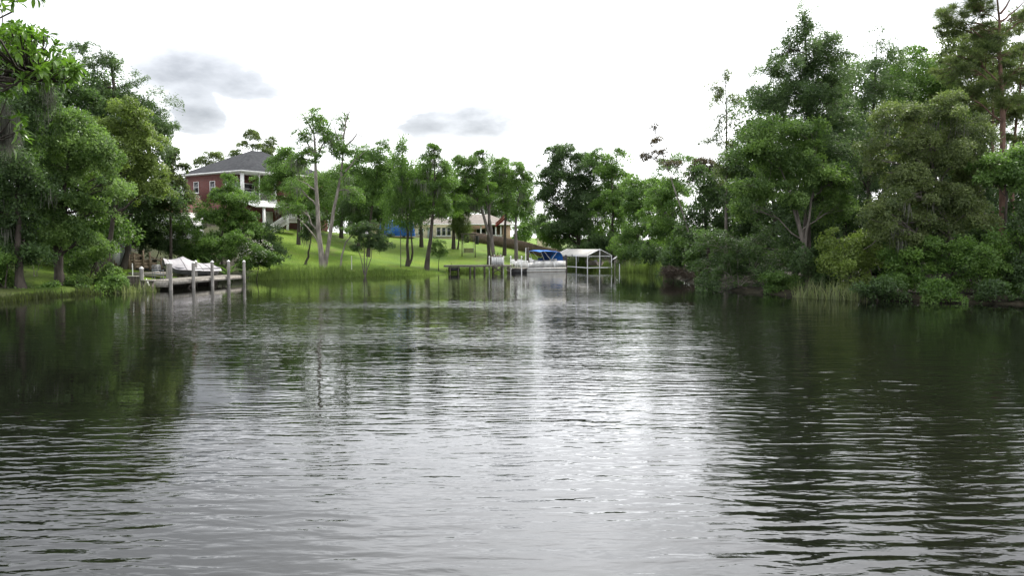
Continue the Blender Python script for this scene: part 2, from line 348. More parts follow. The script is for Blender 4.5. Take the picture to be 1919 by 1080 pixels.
def terrain(X, Y):
    X = np.asarray(X, float); Y = np.asarray(Y, float)
    s = shore_dist(X, Y); col = 960 + F * X / np.maximum(Y, 5)
    E = np.interp(col, [-400, 0, 200, 300, 500, 560, 690, 850, 980, 1040, 1200, 1400, 2400], [3.0, 3.6, 5.0, 5.4, 5.1, 4.9, 4.1, 3.7, 2.8, 2.0, 1.1, 1.1, 1.3])
    E = np.where(Y < 25, 1.2, E)
    t = np.clip(s / 23.0, 0, 1); t = t * t * (3 - 2 * t) * .55 + t * .45
    land = 0.28 * np.clip(s / 0.7, 0, 1) + (E - 0.28) * t + 0.012 * np.clip(s - 30, 0, 400)
    land = land + (vnoise(X, Y, 5.0, 3) - .5) * .22 * np.clip(s / 4, 0, 1) + (vnoise(X, Y, 1.3, 4) - .5) * .06 * np.clip(s / 1, 0, 1)
    return np.where(s > 0, land, np.maximum(-1.5, s * 0.6))
def tz(x, y): return float(terrain(np.array([x]), np.array([y]))[0])
def lawn_mask(X, Y):
    col = 960 + F * X / np.maximum(Y, 5)
    m = np.interp(col, [-200, 30, 60, 190, 240, 450, 480, 1020, 1060, 1100], [0, .2, .75, .75, 1, 1, 1, 1, .6, 0])
    m = m * (Y > 30) * np.where((col < 470) & (Y > 62), .08, 1)  # far left lawn swapped for dark ground, standing in for shade
    return np.clip(m + (vnoise(X, Y, 2.2, 9) - .5) * .5 * (m < .95) * (m > .05), 0, 1)
def build_ground():
    xs = np.unique(np.concatenate([np.linspace(-900, -70, 22), np.arange(-70, 70.1, 0.9), np.linspace(70, 900, 22)]))
    ys = np.unique(np.concatenate([np.linspace(-300, -8, 8), np.arange(-8, 34, 1.2), np.arange(34, 126, 0.9), np.linspace(126, 1500, 26)]))
    X, Y = np.meshgrid(xs, ys); Z = terrain(X, Y); nx, ny = len(xs), len(ys)
    idx = np.arange(nx * ny).reshape(ny, nx)
    Q = np.stack([idx[:-1, :-1], idx[:-1, 1:], idx[1:, 1:], idx[1:, :-1]], -1).reshape(-1, 4)
    me = mesh_np('ground', np.stack([X, Y, Z], -1).reshape(-1, 3), Q, smooth=True)
    a = me.attributes.new('lawn', 'FLOAT', 'POINT'); a.data.foreach_set('value', lawn_mask(X, Y).ravel().astype(np.float32))
    link('ground', me, 'ground', kind='structure')
    xs = np.arange(-60, 60.1, 1.5); ys = np.arange(0, 110, 1.5); X, Y = np.meshgrid(xs, ys); nx, ny = len(xs), len(ys)
    s = -shore_dist(X, Y); idx = np.arange(nx * ny).reshape(ny, nx)
    Q = np.stack([idx[:-1, :-1], idx[:-1, 1:], idx[1:, 1:], idx[1:, :-1]], -1).reshape(-1, 4)
    me = mesh_np('water', np.stack([X, Y, X * 0], -1).reshape(-1, 3), Q)
    sm = lambda a, b: (lambda t: t * t * (3 - 2 * t))(np.clip((s - a) / (b - a), 0, 1))
    # open water catches the breeze, the lee of the banks and the cove stays calm
    wind = 0.10 + 0.90 * sm(3.0, 15.0) * np.clip((62 - Y) / 22, 0.22, 1) * np.where(X > 6, np.clip(1 - (X - 6) / 22 * np.clip((Y - 10) / 12, 0, 1) * 1.6, .14, 1), np.where(X < -7, np.clip(1 - (-X - 7) / 14 * np.clip((Y - 12) / 12, 0, 1), .3, 1), 1))
    wind = wind + .75 * np.exp(-((Y - 40.5 + .06 * X) / 2.6) ** 2) * np.clip((X + 15) / 4, 0, 1) * np.clip((11 - X) / 2.5, 0, 1) * np.where((X > -1) & (X < 2), .5, 1)
    wind = np.where(Y < 14, np.maximum(wind, 0.85), wind)
    a = me.attributes.new('wind', 'FLOAT', 'POINT'); a.data.foreach_set('value', wind.ravel().astype(np.float32))
    link('water', me, 'water', kind='structure')
build_ground()

# ------------------------------------------------------------------ vegetation
def unit(v): return v / (np.linalg.norm(v, axis=-1, keepdims=True) + 1e-9)
def leaf_quads(C, A, N, L, W):
    A = unit(A); B = unit(np.cross(N, A)); L = np.asarray(L).reshape(-1, 1); W = np.asarray(W).reshape(-1, 1)
    n2 = unit(np.cross(A, B))
    V = np.stack([C - A * L / 2 - B * W * .3, C - A * L * .12 + B * W * .62 + n2 * W * .2, C + A * L / 2 - B * W * .1 - n2 * L * .06], 1).reshape(-1, 3)
    return V, np.arange(len(V)).reshape(-1, 3)
def clump_leaves(cen, out, rc, lpc, leaf, style):
    """cen (m,3) clump centres, out (m,3) outward directions, rc (m,) radii -> leaf arrays"""
    m = len(cen); n = np.maximum(4, (lpc * (rc / rc.mean()) ** 1.6 * rng.uniform(.6, 1.3, m)).astype(int)); k = np.repeat(np.arange(m), n); T = len(k)
    ct = rng.uniform(0.15, 0.75, m)
    up = np.array([0, 0, 1.0])
    if style == 'broad':
        nr = unit(up + out * .55 + rng.normal(0, .25, (m, 3)))
        a = unit(np.cross(nr, rng.normal(0, 1, (m, 3)))); b = np.cross(nr, a)
        r = np.sqrt(rng.random(T)) * rc[k]; th = rng.uniform(0, 2 * math.pi, T)
        dz = rng.normal(0, .22, T) * rc[k] - .35 * (r / rc[k]) ** 2 * rc[k]
        C = cen[k] + a[k] * (r * np.cos(th))[:, None] + b[k] * (r * np.sin(th))[:, None] + nr[k] * dz[:, None]
        N = unit(nr[k] + rng.normal(0, .55, (T, 3))); A = rng.normal(0, 1, (T, 3)) + out[k] * .6 - up * .25
    elif style == 'cypress':
        ax = unit(out * np.array([1, 1, .3]) + rng.normal(0, .3, (m, 3)) - up * .12); sd = unit(np.cross(ax, up)); nr = np.cross(sd, ax)
        t = rng.uniform(-.9, 1.0, T); w = (1 - np.abs(t)) * .6 + .15
        C = cen[k] + ax[k] * (t * rc[k] * 1.25)[:, None] + sd[k] * (rng.normal(0, .55, T) * w * rc[k])[:, None] + nr[k] * (rng.normal(0, .22, T) * rc[k] - .3 * t * t * rc[k])[:, None]
        A = ax[k] * .7 + sd[k] * rng.normal(0, .8, T)[:, None] + rng.normal(0, .35, (T, 3)) - up * .2; N = unit(up * .6 + rng.normal(0, .6, (T, 3)))
    elif style == 'pine':
        v = unit(rng.normal(0, 1, (T, 3)) + out[k] * .5 + up * .15); C = cen[k] + v * (rng.uniform(.1, 1, T) * rc[k])[:, None] * np.array([1, 1, .6])
        A = v + rng.normal(0, .3, (T, 3)); N = unit(rng.normal(0, 1, (T, 3)))
    else:       # 'droop'
        C = cen[k] + rng.normal(0, .42, (T, 3)) * rc[k][:, None] * np.array([1, 1, 1.35])
        A = rng.normal(0, .45, (T, 3)) - up; N = unit(out[k] * .5 + rng.normal(0, .6, (T, 3)))
    Ls = leaf[0] * rng.uniform(.65, 1.3, T); Ws = leaf[1] * rng.uniform(.7, 1.25, T)
    tint = np.clip(ct[k] + rng.normal(0, .16, T), 0, 1)
    return C, A, N, Ls, Ws, tint
NLEAF = [0]
def limb_path(a, b, sag=0.12, n=5, wob=.06):
    a, b = np.array(a), np.array(b); t = np.linspace(0, 1, n)[:, None]; L = np.linalg.norm(b - a)
    p = a + (b - a) * t; p[:, 2] += (np.sin(t[:, 0] * math.pi) * sag * L)
    p[1:-1] += rng.normal(0, wob * L / n ** .5, (n - 2, 3)); return p
def moss_mesh(pts, length, per=26, w=0.03, spread=0.22):
    pts = np.asarray(pts); k = np.repeat(np.arange(len(pts)), per); T = len(k)
    top = pts[k] + rng.normal(0, spread, (T, 3)) * np.array([1, 1, .5]); L = length * rng.uniform(.35, 1.1, T)
    th = rng.uniform(0, math.pi, T); s = np.stack([np.cos(th), np.sin(th), th * 0], 1) * (w * rng.uniform(.5, 1.4, T) / 2)[:, None]
    dr = rng.normal(0, .06, (T, 3)); dr[:, 2] = -1; mid = top + dr * (L * .5)[:, None]; dr2 = dr + rng.normal(0, .08, (T, 3)) * np.array([1, 1, 0]); bot = top + dr2 * L[:, None]
    V = np.stack([top - s, top + s, mid + s * .9, mid - s * .9, bot + s * .15, bot - s * .15], 1).reshape(-1, 3)
    i = np.arange(T)[:, None] * 6; Q = np.concatenate([i + np.array([[0, 1, 2, 3]]), i + np.array([[3, 2, 4, 5]])])
    return V, Q, np.tile(hash_tint(T, .5, .25), 2)

def tree(name, label, px, d, lobes, trunk=None, r0=.2, mat='leaf_mid', style='broad', clump=.6, lpc=95, leaf=(.15, .085), dens=1.0, bark='bark_dark',
         group=None, moss=0, cat='tree', extra=(), sparse=0.0, depth=1.0, twigs=True, base_y=None, tops=0.09, seed=None, stems=None):
    """px: image column of the foot at distance d; lobes: (cx, cy, rx, ry[, depth offset m]) crown masses at that distance"""
    x = (px - CX) / F * d * 1.0; b0 = np.array([x, d, 0.0]); b0[2] = tz(x, d) - .08
    sc = d / F
    root = thing(name, label, cat, tuple(b0), 0, group)
    # trunk polyline
    stemlist = stems or [trunk]
    tb = MB(); paths = []
    ztop = max(P(l[0], l[1] - l[3] * .5, d)[2] for l in lobes)
    for si, st in enumerate(stemlist):
        if st is None:
            cxm = np.mean([l[0] for l in lobes]); top = P(cxm, 0, d); top[2] = ztop
            pts = limb_path(b0, top, 0, 7, .03)
        else:
            pts = np.array([b0 if (si == 0 or q[1] is None) and i == 0 else P(q[0], q[1], d + (q[2] if len(q) > 2 else 0)) for i, q in enumerate(st)])
            if len(pts) < 8:    # smooth in-between points
                t = np.linspace(0, len(pts) - 1, 9); pts = np.stack([np.interp(t, np.arange(len(pts)), pts[:, c]) for c in range(3)], 1)
                pts[1:-1] += rng.normal(0, .04, (7, 3))
        rr = r0 * (1 if si == 0 else .8) * np.linspace(1, .04, len(pts)) ** .9; rr[0] *= 1.35
        tb.tube(pts - b0, rr, 9, cap=False); paths.append(pts)
    allp = np.vstack(paths)
    CEN, OUT, RC, LEAD = [], [], [], []
    for l in lobes:
        c = P(l[0], l[1], d); c[1] += (l[4] if len(l) > 4 else rng.uniform(-.25, .25) * l[2] * sc)
        rad = np.array([l[2] * sc, min(max(l[2] * sc, l[3] * sc) * depth, 4.0), l[3] * sc])
        area = math.pi * rad[0] * rad[2]; nc = max(3, int(area / (math.pi * clump ** 2) * 5.2 * dens + .5))
        v = unit(rng.normal(0, 1, (nc, 3))); rr = rng.random(nc) ** .42
        far = rng.random(nc) < tops; rr[far] = rng.uniform(1.0, 1.3, far.sum())
        cen = c + v * rr[:, None] * rad
        g = vnoise(cen[:, 0] + 40, cen[:, 2] * 1.3 + cen[:, 1] * .45, clump * 1.9, 31) * .6 + vnoise(cen[:, 0] * .7 + cen[:, 1], cen[:, 2] + 9, clump * 1.5, 32) * .4
        keep = (g > np.quantile(g, .26)) if len(g) > 8 else np.ones(len(g), bool); cen = cen[keep]; v = v[keep]
        okz = cen[:, 2] > tz(c[0], c[1]) * 0 + .25; cen = cen[okz]; v = v[okz]
        if not len(cen): continue
        CEN.append(cen); OUT.append(unit(v * .7 + unit(cen - np.array([b0[0], b0[1], c[2]])) * np.array([1, 1, .4]) * .5)); RC.append(clump * np.clip(rng.lognormal(-.12, .38, len(cen)), .4, 1.9))
        # limb from the trunk to this mass
        hd = np.linalg.norm(allp[:, :2] - c[:2], axis=1); want = c[2] - .5 * hd - .3
        k = int(np.argmin(np.abs(allp[:, 2] - want) + .35 * hd)); a = allp[k]
        lr = max(.02, r0 * .42 * min(1, (ztop - a[2]) / max(ztop, 1) + .2)); lp = limb_path(a, c, .08, 6, .07)
        tb.tube(lp - b0, np.linspace(lr, lr * .35, 6), 6, cap=False)
        if twigs:
            far_first = np.argsort(-np.linalg.norm((cen - c) / rad, axis=1) + rng.uniform(0, .5, len(cen)))
            for q in far_first[:(len(cen) if len(cen) < 26 else int(len(cen) * .45))]:
                s = lp[rng.integers(2, 6)]; tb.tube(limb_path(s, cen[q], .05, 4, .06) - b0, np.linspace(lr * .3 + .006, .008, 4), 4, cap=False)
    for e in extra:     # dead or bare limbs given as image polylines
        pts = np.array([P(q[0], q[1], d + (q[2] if len(q) > 2 else 0)) for q in e]); t = np.linspace(0, len(pts) - 1, len(pts) * 2 + 1)
        pts = np.stack([np.interp(t, np.arange(len(pts)), pts[:, c]) for c in range(3)], 1); pts[1:-1] += rng.normal(0, .03, (len(pts) - 2, 3))
        tb.tube(pts - b0, np.linspace(r0 * .35, .012, len(pts)), 5, cap=False)
    tb.build('trunk', bark, root, smooth=True)
    cen, out, rc = np.vstack(CEN), np.vstack(OUT), np.concatenate(RC)
    C, A, N, Ls, Ws, tint = clump_leaves(cen, out, rc, lpc * 2.3, (leaf[0] * 1.1, leaf[1] * 1.25), style)
    V, Q = leaf_quads(C - b0, A, N, Ls, Ws); NLEAF[0] += len(Q)
    cr = link('crown', mesh_np('crown', V, None, Q, tint=tint), mat, root)
    if moss:
        low = cen[rng.permutation(len(cen))[:moss]] - b0 - np.array([0, 0, .2]); mv, mq, mt_ = moss_mesh(low, 1.1)
        link('hanging_moss', mesh_np('hanging_moss', mv, mq, tint=mt_), 'moss', root, kind='stuff')
    return root

def shrub(name, label, px, d, lobes, **kw):
    kw.setdefault('r0', .05); kw.setdefault('clump', .42); kw.setdefault('cat', 'shrub'); kw.setdefault('lpc', 80); kw.setdefault('leaf', (.13, .075))
    return tree(name, label, px, d, lobes, **kw)

# ------------------------------------------------------------------ houses
def window(parent, x, y, z, w, h, axis, bars=1):
    """axis 'x': window in a wall that runs along local x, facing -y; 'y': along y, facing -x"""
    def bx(u0, u1, v0, v1, z0, z1):
        return (u0, u1, v0, v1, z0, z1) if axis == 'x' else (v0, v1, u0, u1, z0, z1)
    u, v = (x, y) if axis == 'x' else (y, x)
    f = MB(); t = .07
    for a in (bx(u, u + w, v - .06, v + .02, z, z + t), bx(u, u + w, v - .06, v + .02, z + h - t, z + h), bx(u, u + t, v - .058, v + .02, z + t, z + h - t), bx(u + w - t, u + w, v - .058, v + .02, z + t, z + h - t)): f.box(*a)
    for i in range(bars): f.box(*bx(u + t, u + w - t, v - .05, v + .02, z + h * (i + 1) / (bars + 1) - .025, z + h * (i + 1) / (bars + 1) + .025))
    fr = f.build('window', 'white_paint', parent)
    MB().box(*bx(u + t * .5, u + w - t * .5, v - .03, v + .01, z + t * .5, z + h - t * .5)).build('pane', 'glass_dark', fr)
    MB().box(*bx(u - .06, u + w + .06, v - .11, v + .0, z - .07, z)).build('sill', 'white_paint', fr)
def hip_roof(root, x0, x1, y0, y1, z, rise, mat, ov=.5, ridge=None, fascia='white_paint', th=.16):
    x0 -= ov; x1 += ov; y0 -= ov; y1 += ov
    if (x1 - x0) >= (y1 - y0):
        i = (y1 - y0) / 2 if ridge is None else ridge; r = [(x0 + i, (y0 + y1) / 2, z + rise), (x1 - i, (y0 + y1) / 2, z + rise)]
        Q = [(0, 1, 5, 4), (2, 3, 4, 5)]; T = [(1, 2, 5), (3, 0, 4)]
    else:
        i = (x1 - x0) / 2 if ridge is None else ridge; r = [((x0 + x1) / 2, y0 + i, z + rise), ((x0 + x1) / 2, y1 - i, z + rise)]
        Q = [(1, 2, 5, 4), (3, 0, 4, 5)]; T = [(0, 1, 4), (2, 3, 5)]
    V = [(x0, y0, z), (x1, y0, z), (x1, y1, z), (x0, y1, z)] + r
    m = MB(); m.add(V, Q, T); o = m.build('roof', mat, root)
    f = MB().box(x0, x1, y0, y1, z - th, z - .004); f.build('fascia', fascia, o); return o

def brick_house():
    c = P(455, 400, 90); a = R(55)
    root = thing('brick_house', 'two storey red brick house with dark hip roof and screened corner porch', 'house', (c[0], c[1], 4.85), a)
    W, D, E = 12.5, 11.0, 6.25                     # along x (right wall), along y (left wall), eave height
    m = MB()
    m.box(0, W, 0, D, -1.2, 3.0)                   # lower storey
    m.box(4.6, W, .004, D - .004, 3.0, E)          # upper storey beside the porch
    m.box(.004, 4.6, 3.0, D - .004, 3.0, E)
    m.build('wall', 'brick_red', root)
    MB().box(-.12, 4.7, -.12, 3.0, 2.86, 3.16).build('porch_floor', 'white_paint', root)
    for (x, y, r) in ((.0, .0, .15), (.0, 2.85, .1), (2.3, 0, .06), (4.5, 0, .12)):
        MB().box(x - r, x + r, y - r, y + r, 3.16, E).build('porch_column', 'white_paint', root)
    rl = MB(); rl.box(.15, 4.4, -.03, .03, 4.05, 4.13); rl.box(-.03, .03, .15, 2.75, 4.05, 4.13); rl.box(.15, 4.4, -.03, .03, 3.2, 3.27); rl.box(-.03, .03, .15, 2.75, 3.2, 3.27)
    for i in range(30): rl.box(.2 + i * .14, .22 + i * .14, -.015, .015, 3.27, 4.05)
    for i in range(18): rl.box(-.015, .015, .2 + i * .14, .22 + i * .14, 3.27, 4.05)
    rl.build('porch_railing', 'wall_pale', root)
    MB().box(.8, 1.9, 2.9, 2.99, 3.2, 5.4).build('porch_door', 'wall_pale', root)
    window(root, 2.4, 2.98, 4.0, 1.5, 1.3, 'x')
    hip_roof(root, 0, W, 0, D, E + .2, 3.1, 'shingle_dark', .55, 6.0)
    MB().box(-.05, .05, 6.9, 7.3, E + 1.15, E + 1.3).build('roof_vent', 'white_paint', root, (2.1, 0, 0))
    window(root, 0, 8.2, 4.2, .95, 1.35, 'y'); window(root, 0, 5.0, 4.0, 1.0, 1.5, 'y'); window(root, 0, 7.2, .9, 1.0, 1.4, 'y')
    window(root, 7.6, 0, 4.0, 1.4, 1.5, 'x'); window(root, 7.6, 0, .9, 1.4, 1.5, 'x')
    # white metal roof over the ground floor terrace, carried on columns
    ar = MB(); ar.add([(-.3, -2.7, 2.35), (7.5, -2.7, 2.35), (7.5, -.01, 3.0), (-.3, -.01, 3.0), (-.3, -2.7, 2.25), (7.5, -2.7, 2.25), (7.5, -.01, 2.9), (-.3, -.01, 2.9)], [(0, 1, 2, 3), (4, 7, 6, 5), (0, 4, 5, 1), (1, 5, 6, 2), (3, 2, 6, 7), (0, 3, 7, 4)])
    ar.build('terrace_roof', 'white_paint', root)
    for x in (.95, 4.2, 7.3): MB().box(x - .11, x + .11, -2.6, -2.38, -1.2, 2.25).build('terrace_column', 'white_paint', root)
    MB().box(3.1, 4.1, -.05, .0, -.2, 1.95).build('door', 'white_paint', root)
    # outside stair with white rails
    st = thing('garden_stair', 'white railed outdoor stair beside the brick house', 'stair', tuple(P(512, 426, 87.5)), R(28))
    st.location.z = tz(st.location.x, st.location.y) - .05
    s = MB()
    for i in range(7): s.box(.25 * i, .25 * i + .3, 0, 1.2, .17 * i, .17 * i + .06)
    s.box(1.75, 3.2, 0, 1.2, 1.14, 1.2); s.build('steps', 'weathered_wood', st)
    for y in (-.04, 1.24):
        r = MB(); r.bar((0, y, .95), (1.75, y, 2.1), .06, .07); r.bar((0, y, .1), (1.75, y, 1.2), .05, .05); r.bar((1.75, y, 2.1), (3.2, y, 2.1), .06, .07); r.bar((1.75, y, 1.25), (3.2, y, 1.25), .05, .05)
        for i in range(27): q = i * .12; zz = min(q, 1.75) / 1.75 * 1.1; r.bar((q, y, .12 + zz), (q, y, .95 + zz), .028, .028)
        r.box(-.05, .05, y - .05, y + .05, -.1, 1.0); r.box(3.15, 3.25, y - .05, y + .05, -.3, 2.15); r.build('railing', 'white_paint', st)
brick_house()

def outbuilding():
    c = P(312, 405, 76); root = thing('outbuilding', 'small white outbuilding with red roof behind the trees left of the house', 'shed', (c[0], c[1], 3.9), R(38))
    m = MB(); m.box(0, 3.4, 0, 4, -.8, 2.2); m.build('wall', 'white_paint', root)
    r = MB(); r.add([(-.3, -.35, 2.15), (3.7, -.35, 2.15), (3.7, 2, 3.7), (-.3, 2, 3.7), (3.7, 4.35, 2.15), (-.3, 4.35, 2.15)], [(0, 1, 2, 3), (3, 2, 4, 5)], [])
    r.build('roof', 'shingle_red', root); g = MB(); g.add([(-.01, 0, 2.2), (-.01, 4, 2.2), (-.01, 2, 3.6), (3.41, 0, 2.2), (3.41, 4, 2.2), (3.41, 2, 3.6)], [], [(0, 1, 2), (3, 5, 4)]); g.build('gable', 'brick_red', root)
    window(root, 1.2, 0, .8, 1.0, 1.0, 'x')
    c = P(196, 462, 62); rt = thing('garden_shed', 'pale grey green garden shed half hidden beside the timber terrace', 'shed', (c[0], c[1], tz(c[0], c[1]) - .1), R(12))
    MB().box(0, 1.35, 0, 2.4, 0, 2.0).build('wall', 'wall_pale', rt)
    MB().add([(-.15, -.2, 2.0), (1.5, -.2, 1.9), (1.5, 2.6, 1.9), (-.15, 2.6, 2.0), (-.15, -.2, 2.1), (1.5, -.2, 2.0), (1.5, 2.6, 2.0), (-.15, 2.6, 2.1)], [(0, 3, 2, 1), (4, 5, 6, 7), (0, 1, 5, 4), (1, 2, 6, 5), (2, 3, 7, 6), (3, 0, 4, 7)]).build('roof', 'shingle_tan', rt)
    MB().box(.45, 1.1, -.03, .0, .1, 1.75).build('door', 'white_paint', rt)
outbuilding()

def tan_houses():
    # low cream house in the middle
    c = P(690, 450, 116); z = 3.45
    root = thing('ranch_house', 'low cream walled house with long window row behind the lawn trees', 'house', (c[0], c[1], z), R(-3))
    MB().box(0, 12.6, 0, 8, -.6, 2.35).build('wall', 'stucco_tan', root)
    hip_roof(root, 0, 12.6, 0, 8, 2.5, 1.5, 'shingle_tan', .5)
    for x in (10.0, 10.75, 11.5): window(root, x, 0, .75, .62, 1.25, 'x', 0)
    window(root, 7.3, 0, .9, .8, 1.0, 'x')
    d_ = MB().box(8.7, 9.5, -.05, 0, 0, 1.95).build('door', 'wall_pale', root); MB().box(9.38, 9.44, -.11, -.05, .9, 1.0).build('handle', 'grey_metal', d_)
    b = MB().box(0, 4.6, -.9, -.0, 1.9, 3.1).build('gable_board', 'stucco_brown', root)
    # house with the columned porch
    c = P(957, 460, 118); z = 2.75
    root = thing('porch_house', 'tan brick house with white columned porch and hip roof above the fence', 'house', (c[0], c[1], z), R(7))
    m = MB(); m.box(-10, -.006, 2.4, 9, -.5, 3.1); m.box(-1.1, 0, 0, 8.99, -.9, 3.1); m.build('wall', 'brick_tan', root)
    MB().box(-10, -1.11, 0, 2.4, .35, .75).build('porch_floor', 'weathered_wood', root); MB().box(-10, -1.11, .2, 2.4, -.6, .35).build('porch_base', 'brick_tan', root)
    for x in (-1.45, -2.2, -3.5, -4.4, -6.3, -8.2, -9.9): MB().box(x - .09, x + .09, .06, .24, .75, 3.1).build('porch_column', 'white_paint', root)
    r = MB(); r.box(-9.9, -1.15, .11, .19, 1.55, 1.63); r.box(-9.9, -1.15, .12, .18, .8, .86)
    for i in range(72): r.box(-9.85 + i * .12, -9.80 + i * .12, .13, .17, .86, 1.55)
    r.build('porch_railing', 'white_paint', root)
    window(root, -4.9, 2.4, 1.2, 1.4, 1.4, 'x'); window(root, -8.4, 2.4, 1.2, 1.4, 1.4, 'x'); MB().box(-3.1, -2.1, 2.33, 2.4, .78, 2.85).build('door', 'glass_dark', root)
    MB().box(.0, .05, 2.4, 3.3, 1.0, 2.4).build('side_window', 'white_paint', root); MB().box(.0, .05, 5.4, 6.3, 1.0, 2.4).build('side_window', 'white_paint', root)
    hip_roof(root, -10, 0, 0, 9, 3.25, 1.55, 'shingle_tan', .45, 3.2)
    # pale cottage glimpsed behind the fence
    c = P(1016, 464, 128); root = thing('cottage', 'pale cottage glimpsed through trees right of the columned porch', 'house', (c[0], c[1], 2.2), R(10))
    MB().box(0, 3.0, 0, 4, -.8, 1.75).build('wall', 'stucco_tan', root)
    MB().add([(-.3, -.3, 1.8), (3.3, -.3, 1.8), (3.3, 4.3, 1.8), (-.3, 4.3, 1.8), (1.5, -.3, 2.5), (1.5, 4.3, 2.5)], [(0, 4, 5, 3), (4, 1, 2, 5)], [(0, 1, 4), (2, 3, 5)]).build('roof', 'shingle_tan', root)
    window(root, 1.0, 0, .4, .9, .9, 'x')
tan_houses()

def blue_tarp():
    c = P(744, 452, 106); root = thing('tarp_covered_trailer', 'trailer wrapped in a bright blue tarp on the lawn', 'trailer', (c[0], c[1], tz(c[0], c[1])), R(8))
    nx, ny, nz = 12, 6, 7; V = []; Q = []
    prof = [(-2.35, 0), (-2.3, 1.0), (-2.15, 1.85), (-1.2, 2.0), (0, 2.05), (1.2, 1.98), (2.1, 1.75), (2.3, .95), (2.4, 0)]
    ys = [-1.05, -1.0, -.7, 0, .7, 1.0, 1.05]; k = len(prof)
    for j, y in enumerate(ys):
        f = (.0, .96, 1.0, 1.03, 1.0, .96, .0)[j]
        for (x, z) in prof: V.append((x * (1 + rng.normal(0, .012)), y + rng.normal(0, .04), .12 + z * f + rng.normal(0, .03)))
    for j in range(len(ys) - 1):
        for i in range(k - 1): Q.append((j * k + i, j * k + i + 1, (j + 1) * k + i + 1, (j + 1) * k + i))
    MB().add(V, Q).build('tarp', 'tarp_blue', root, smooth=True)
    for x in (-.9, .9):
        w = MB(); w.tube([(x, -1.02, .22), (x, -.82, .22)], .26, 14); w.build('wheel', 'black_plastic', root)
    MB().bar((2.3, 0, .35), (3.5, 0, .3), .09, .09).build('tow_bar', 'grey_metal', root)
blue_tarp()

def fence():
    pts = [P(868, 456, 112), P(905, 457, 111), P(960, 466, 108), P(1000, 470, 105), P(1048, 477, 100), P(1062, 480, 97)]
    pts = [np.array([p[0], p[1], tz(p[0], p[1])]) for p in pts]
    base = pts[0]; root = thing('board_fence', 'weathered brown board fence stepping down from the porch house', 'fence', tuple(base)); pl = MB(); hgt = 1.35
    for a, b in zip(pts[:-1], pts[1:]):
        L = np.linalg.norm(b - a); n = int(L / .15); dv = (b - a) / L
        for i in range(n):
            p = a + dv * (i + .5) * .15; p[2] = tz(p[0], p[1]); q = rng.normal(0, .012)
            pl.bar(p - base + (0, q, -.05), p - base + (0, q, hgt + rng.normal(0, .012)), .14, .02, up=(0, 1, 0))
        m = max(1, int(L / 2.4))
        for i in range(m):
            p = a + dv * (L * i / m); p[2] = tz(p[0], p[1]); o = MB().box(-.05, .05, -.05, .05, -.2, hgt - .06).build('post', 'fence_wood', root, tuple(p - base + (0, .075, 0)))
        r = MB()
        for zz in (.3, 1.05): r.bar(a - base + (0, .03, zz), b - base + (0, .03, zz), .04, .08)
        r.build('rail', 'fence_wood', root)
    pl.build('planks', 'fence_wood', root, kind='stuff')
fence()

def flag():
    c = P(946, 445, 104); z = tz(c[0], c[1]); top = P(946, 400, 104)[2]
    root = thing('flag_pole', 'slim grey flag pole behind the board fence', 'flag pole', (c[0], c[1], z))
    p = MB(); p.tube([(0, 0, 0), (0, 0, top - z)], .03, 8); p.build('pole', 'grey_metal', root); MB().tube([(0, 0, top - z), (0, 0, top - z + .1)], [.05, .02], 8).build('finial', 'white_paint', root)
    fl = bpy.data.meshes.new('flag'); n, m = 10, 6; V = []; Fc = []
    for i in range(n + 1):
        for j in range(m + 1):
            u, v = i / n, j / m; V.append((-.05 - u * 1.18, .12 * math.sin(u * 7) * u, -.85 + .8 * v * (1 - .3 * u) - u * 1.2 + .3 * u * u))
    for i in range(n):
        for j in range(m): a = i * (m + 1) + j; Fc.append((a, a + 1, a + m + 2, a + m + 1))
    fl.from_pydata(V, [], Fc); uv = fl.uv_layers.new(name='UVMap')
    for l in fl.loops: i, j = divmod(l.vertex_index, m + 1); uv.data[l.index].uv = (i / n, j / m)
    o = link('flag', fl, 'flag_cloth', None, (c[0], c[1], top - .02)); tag(o, 'red flag with white bands drooping from the pole by the porch', 'flag')
flag()

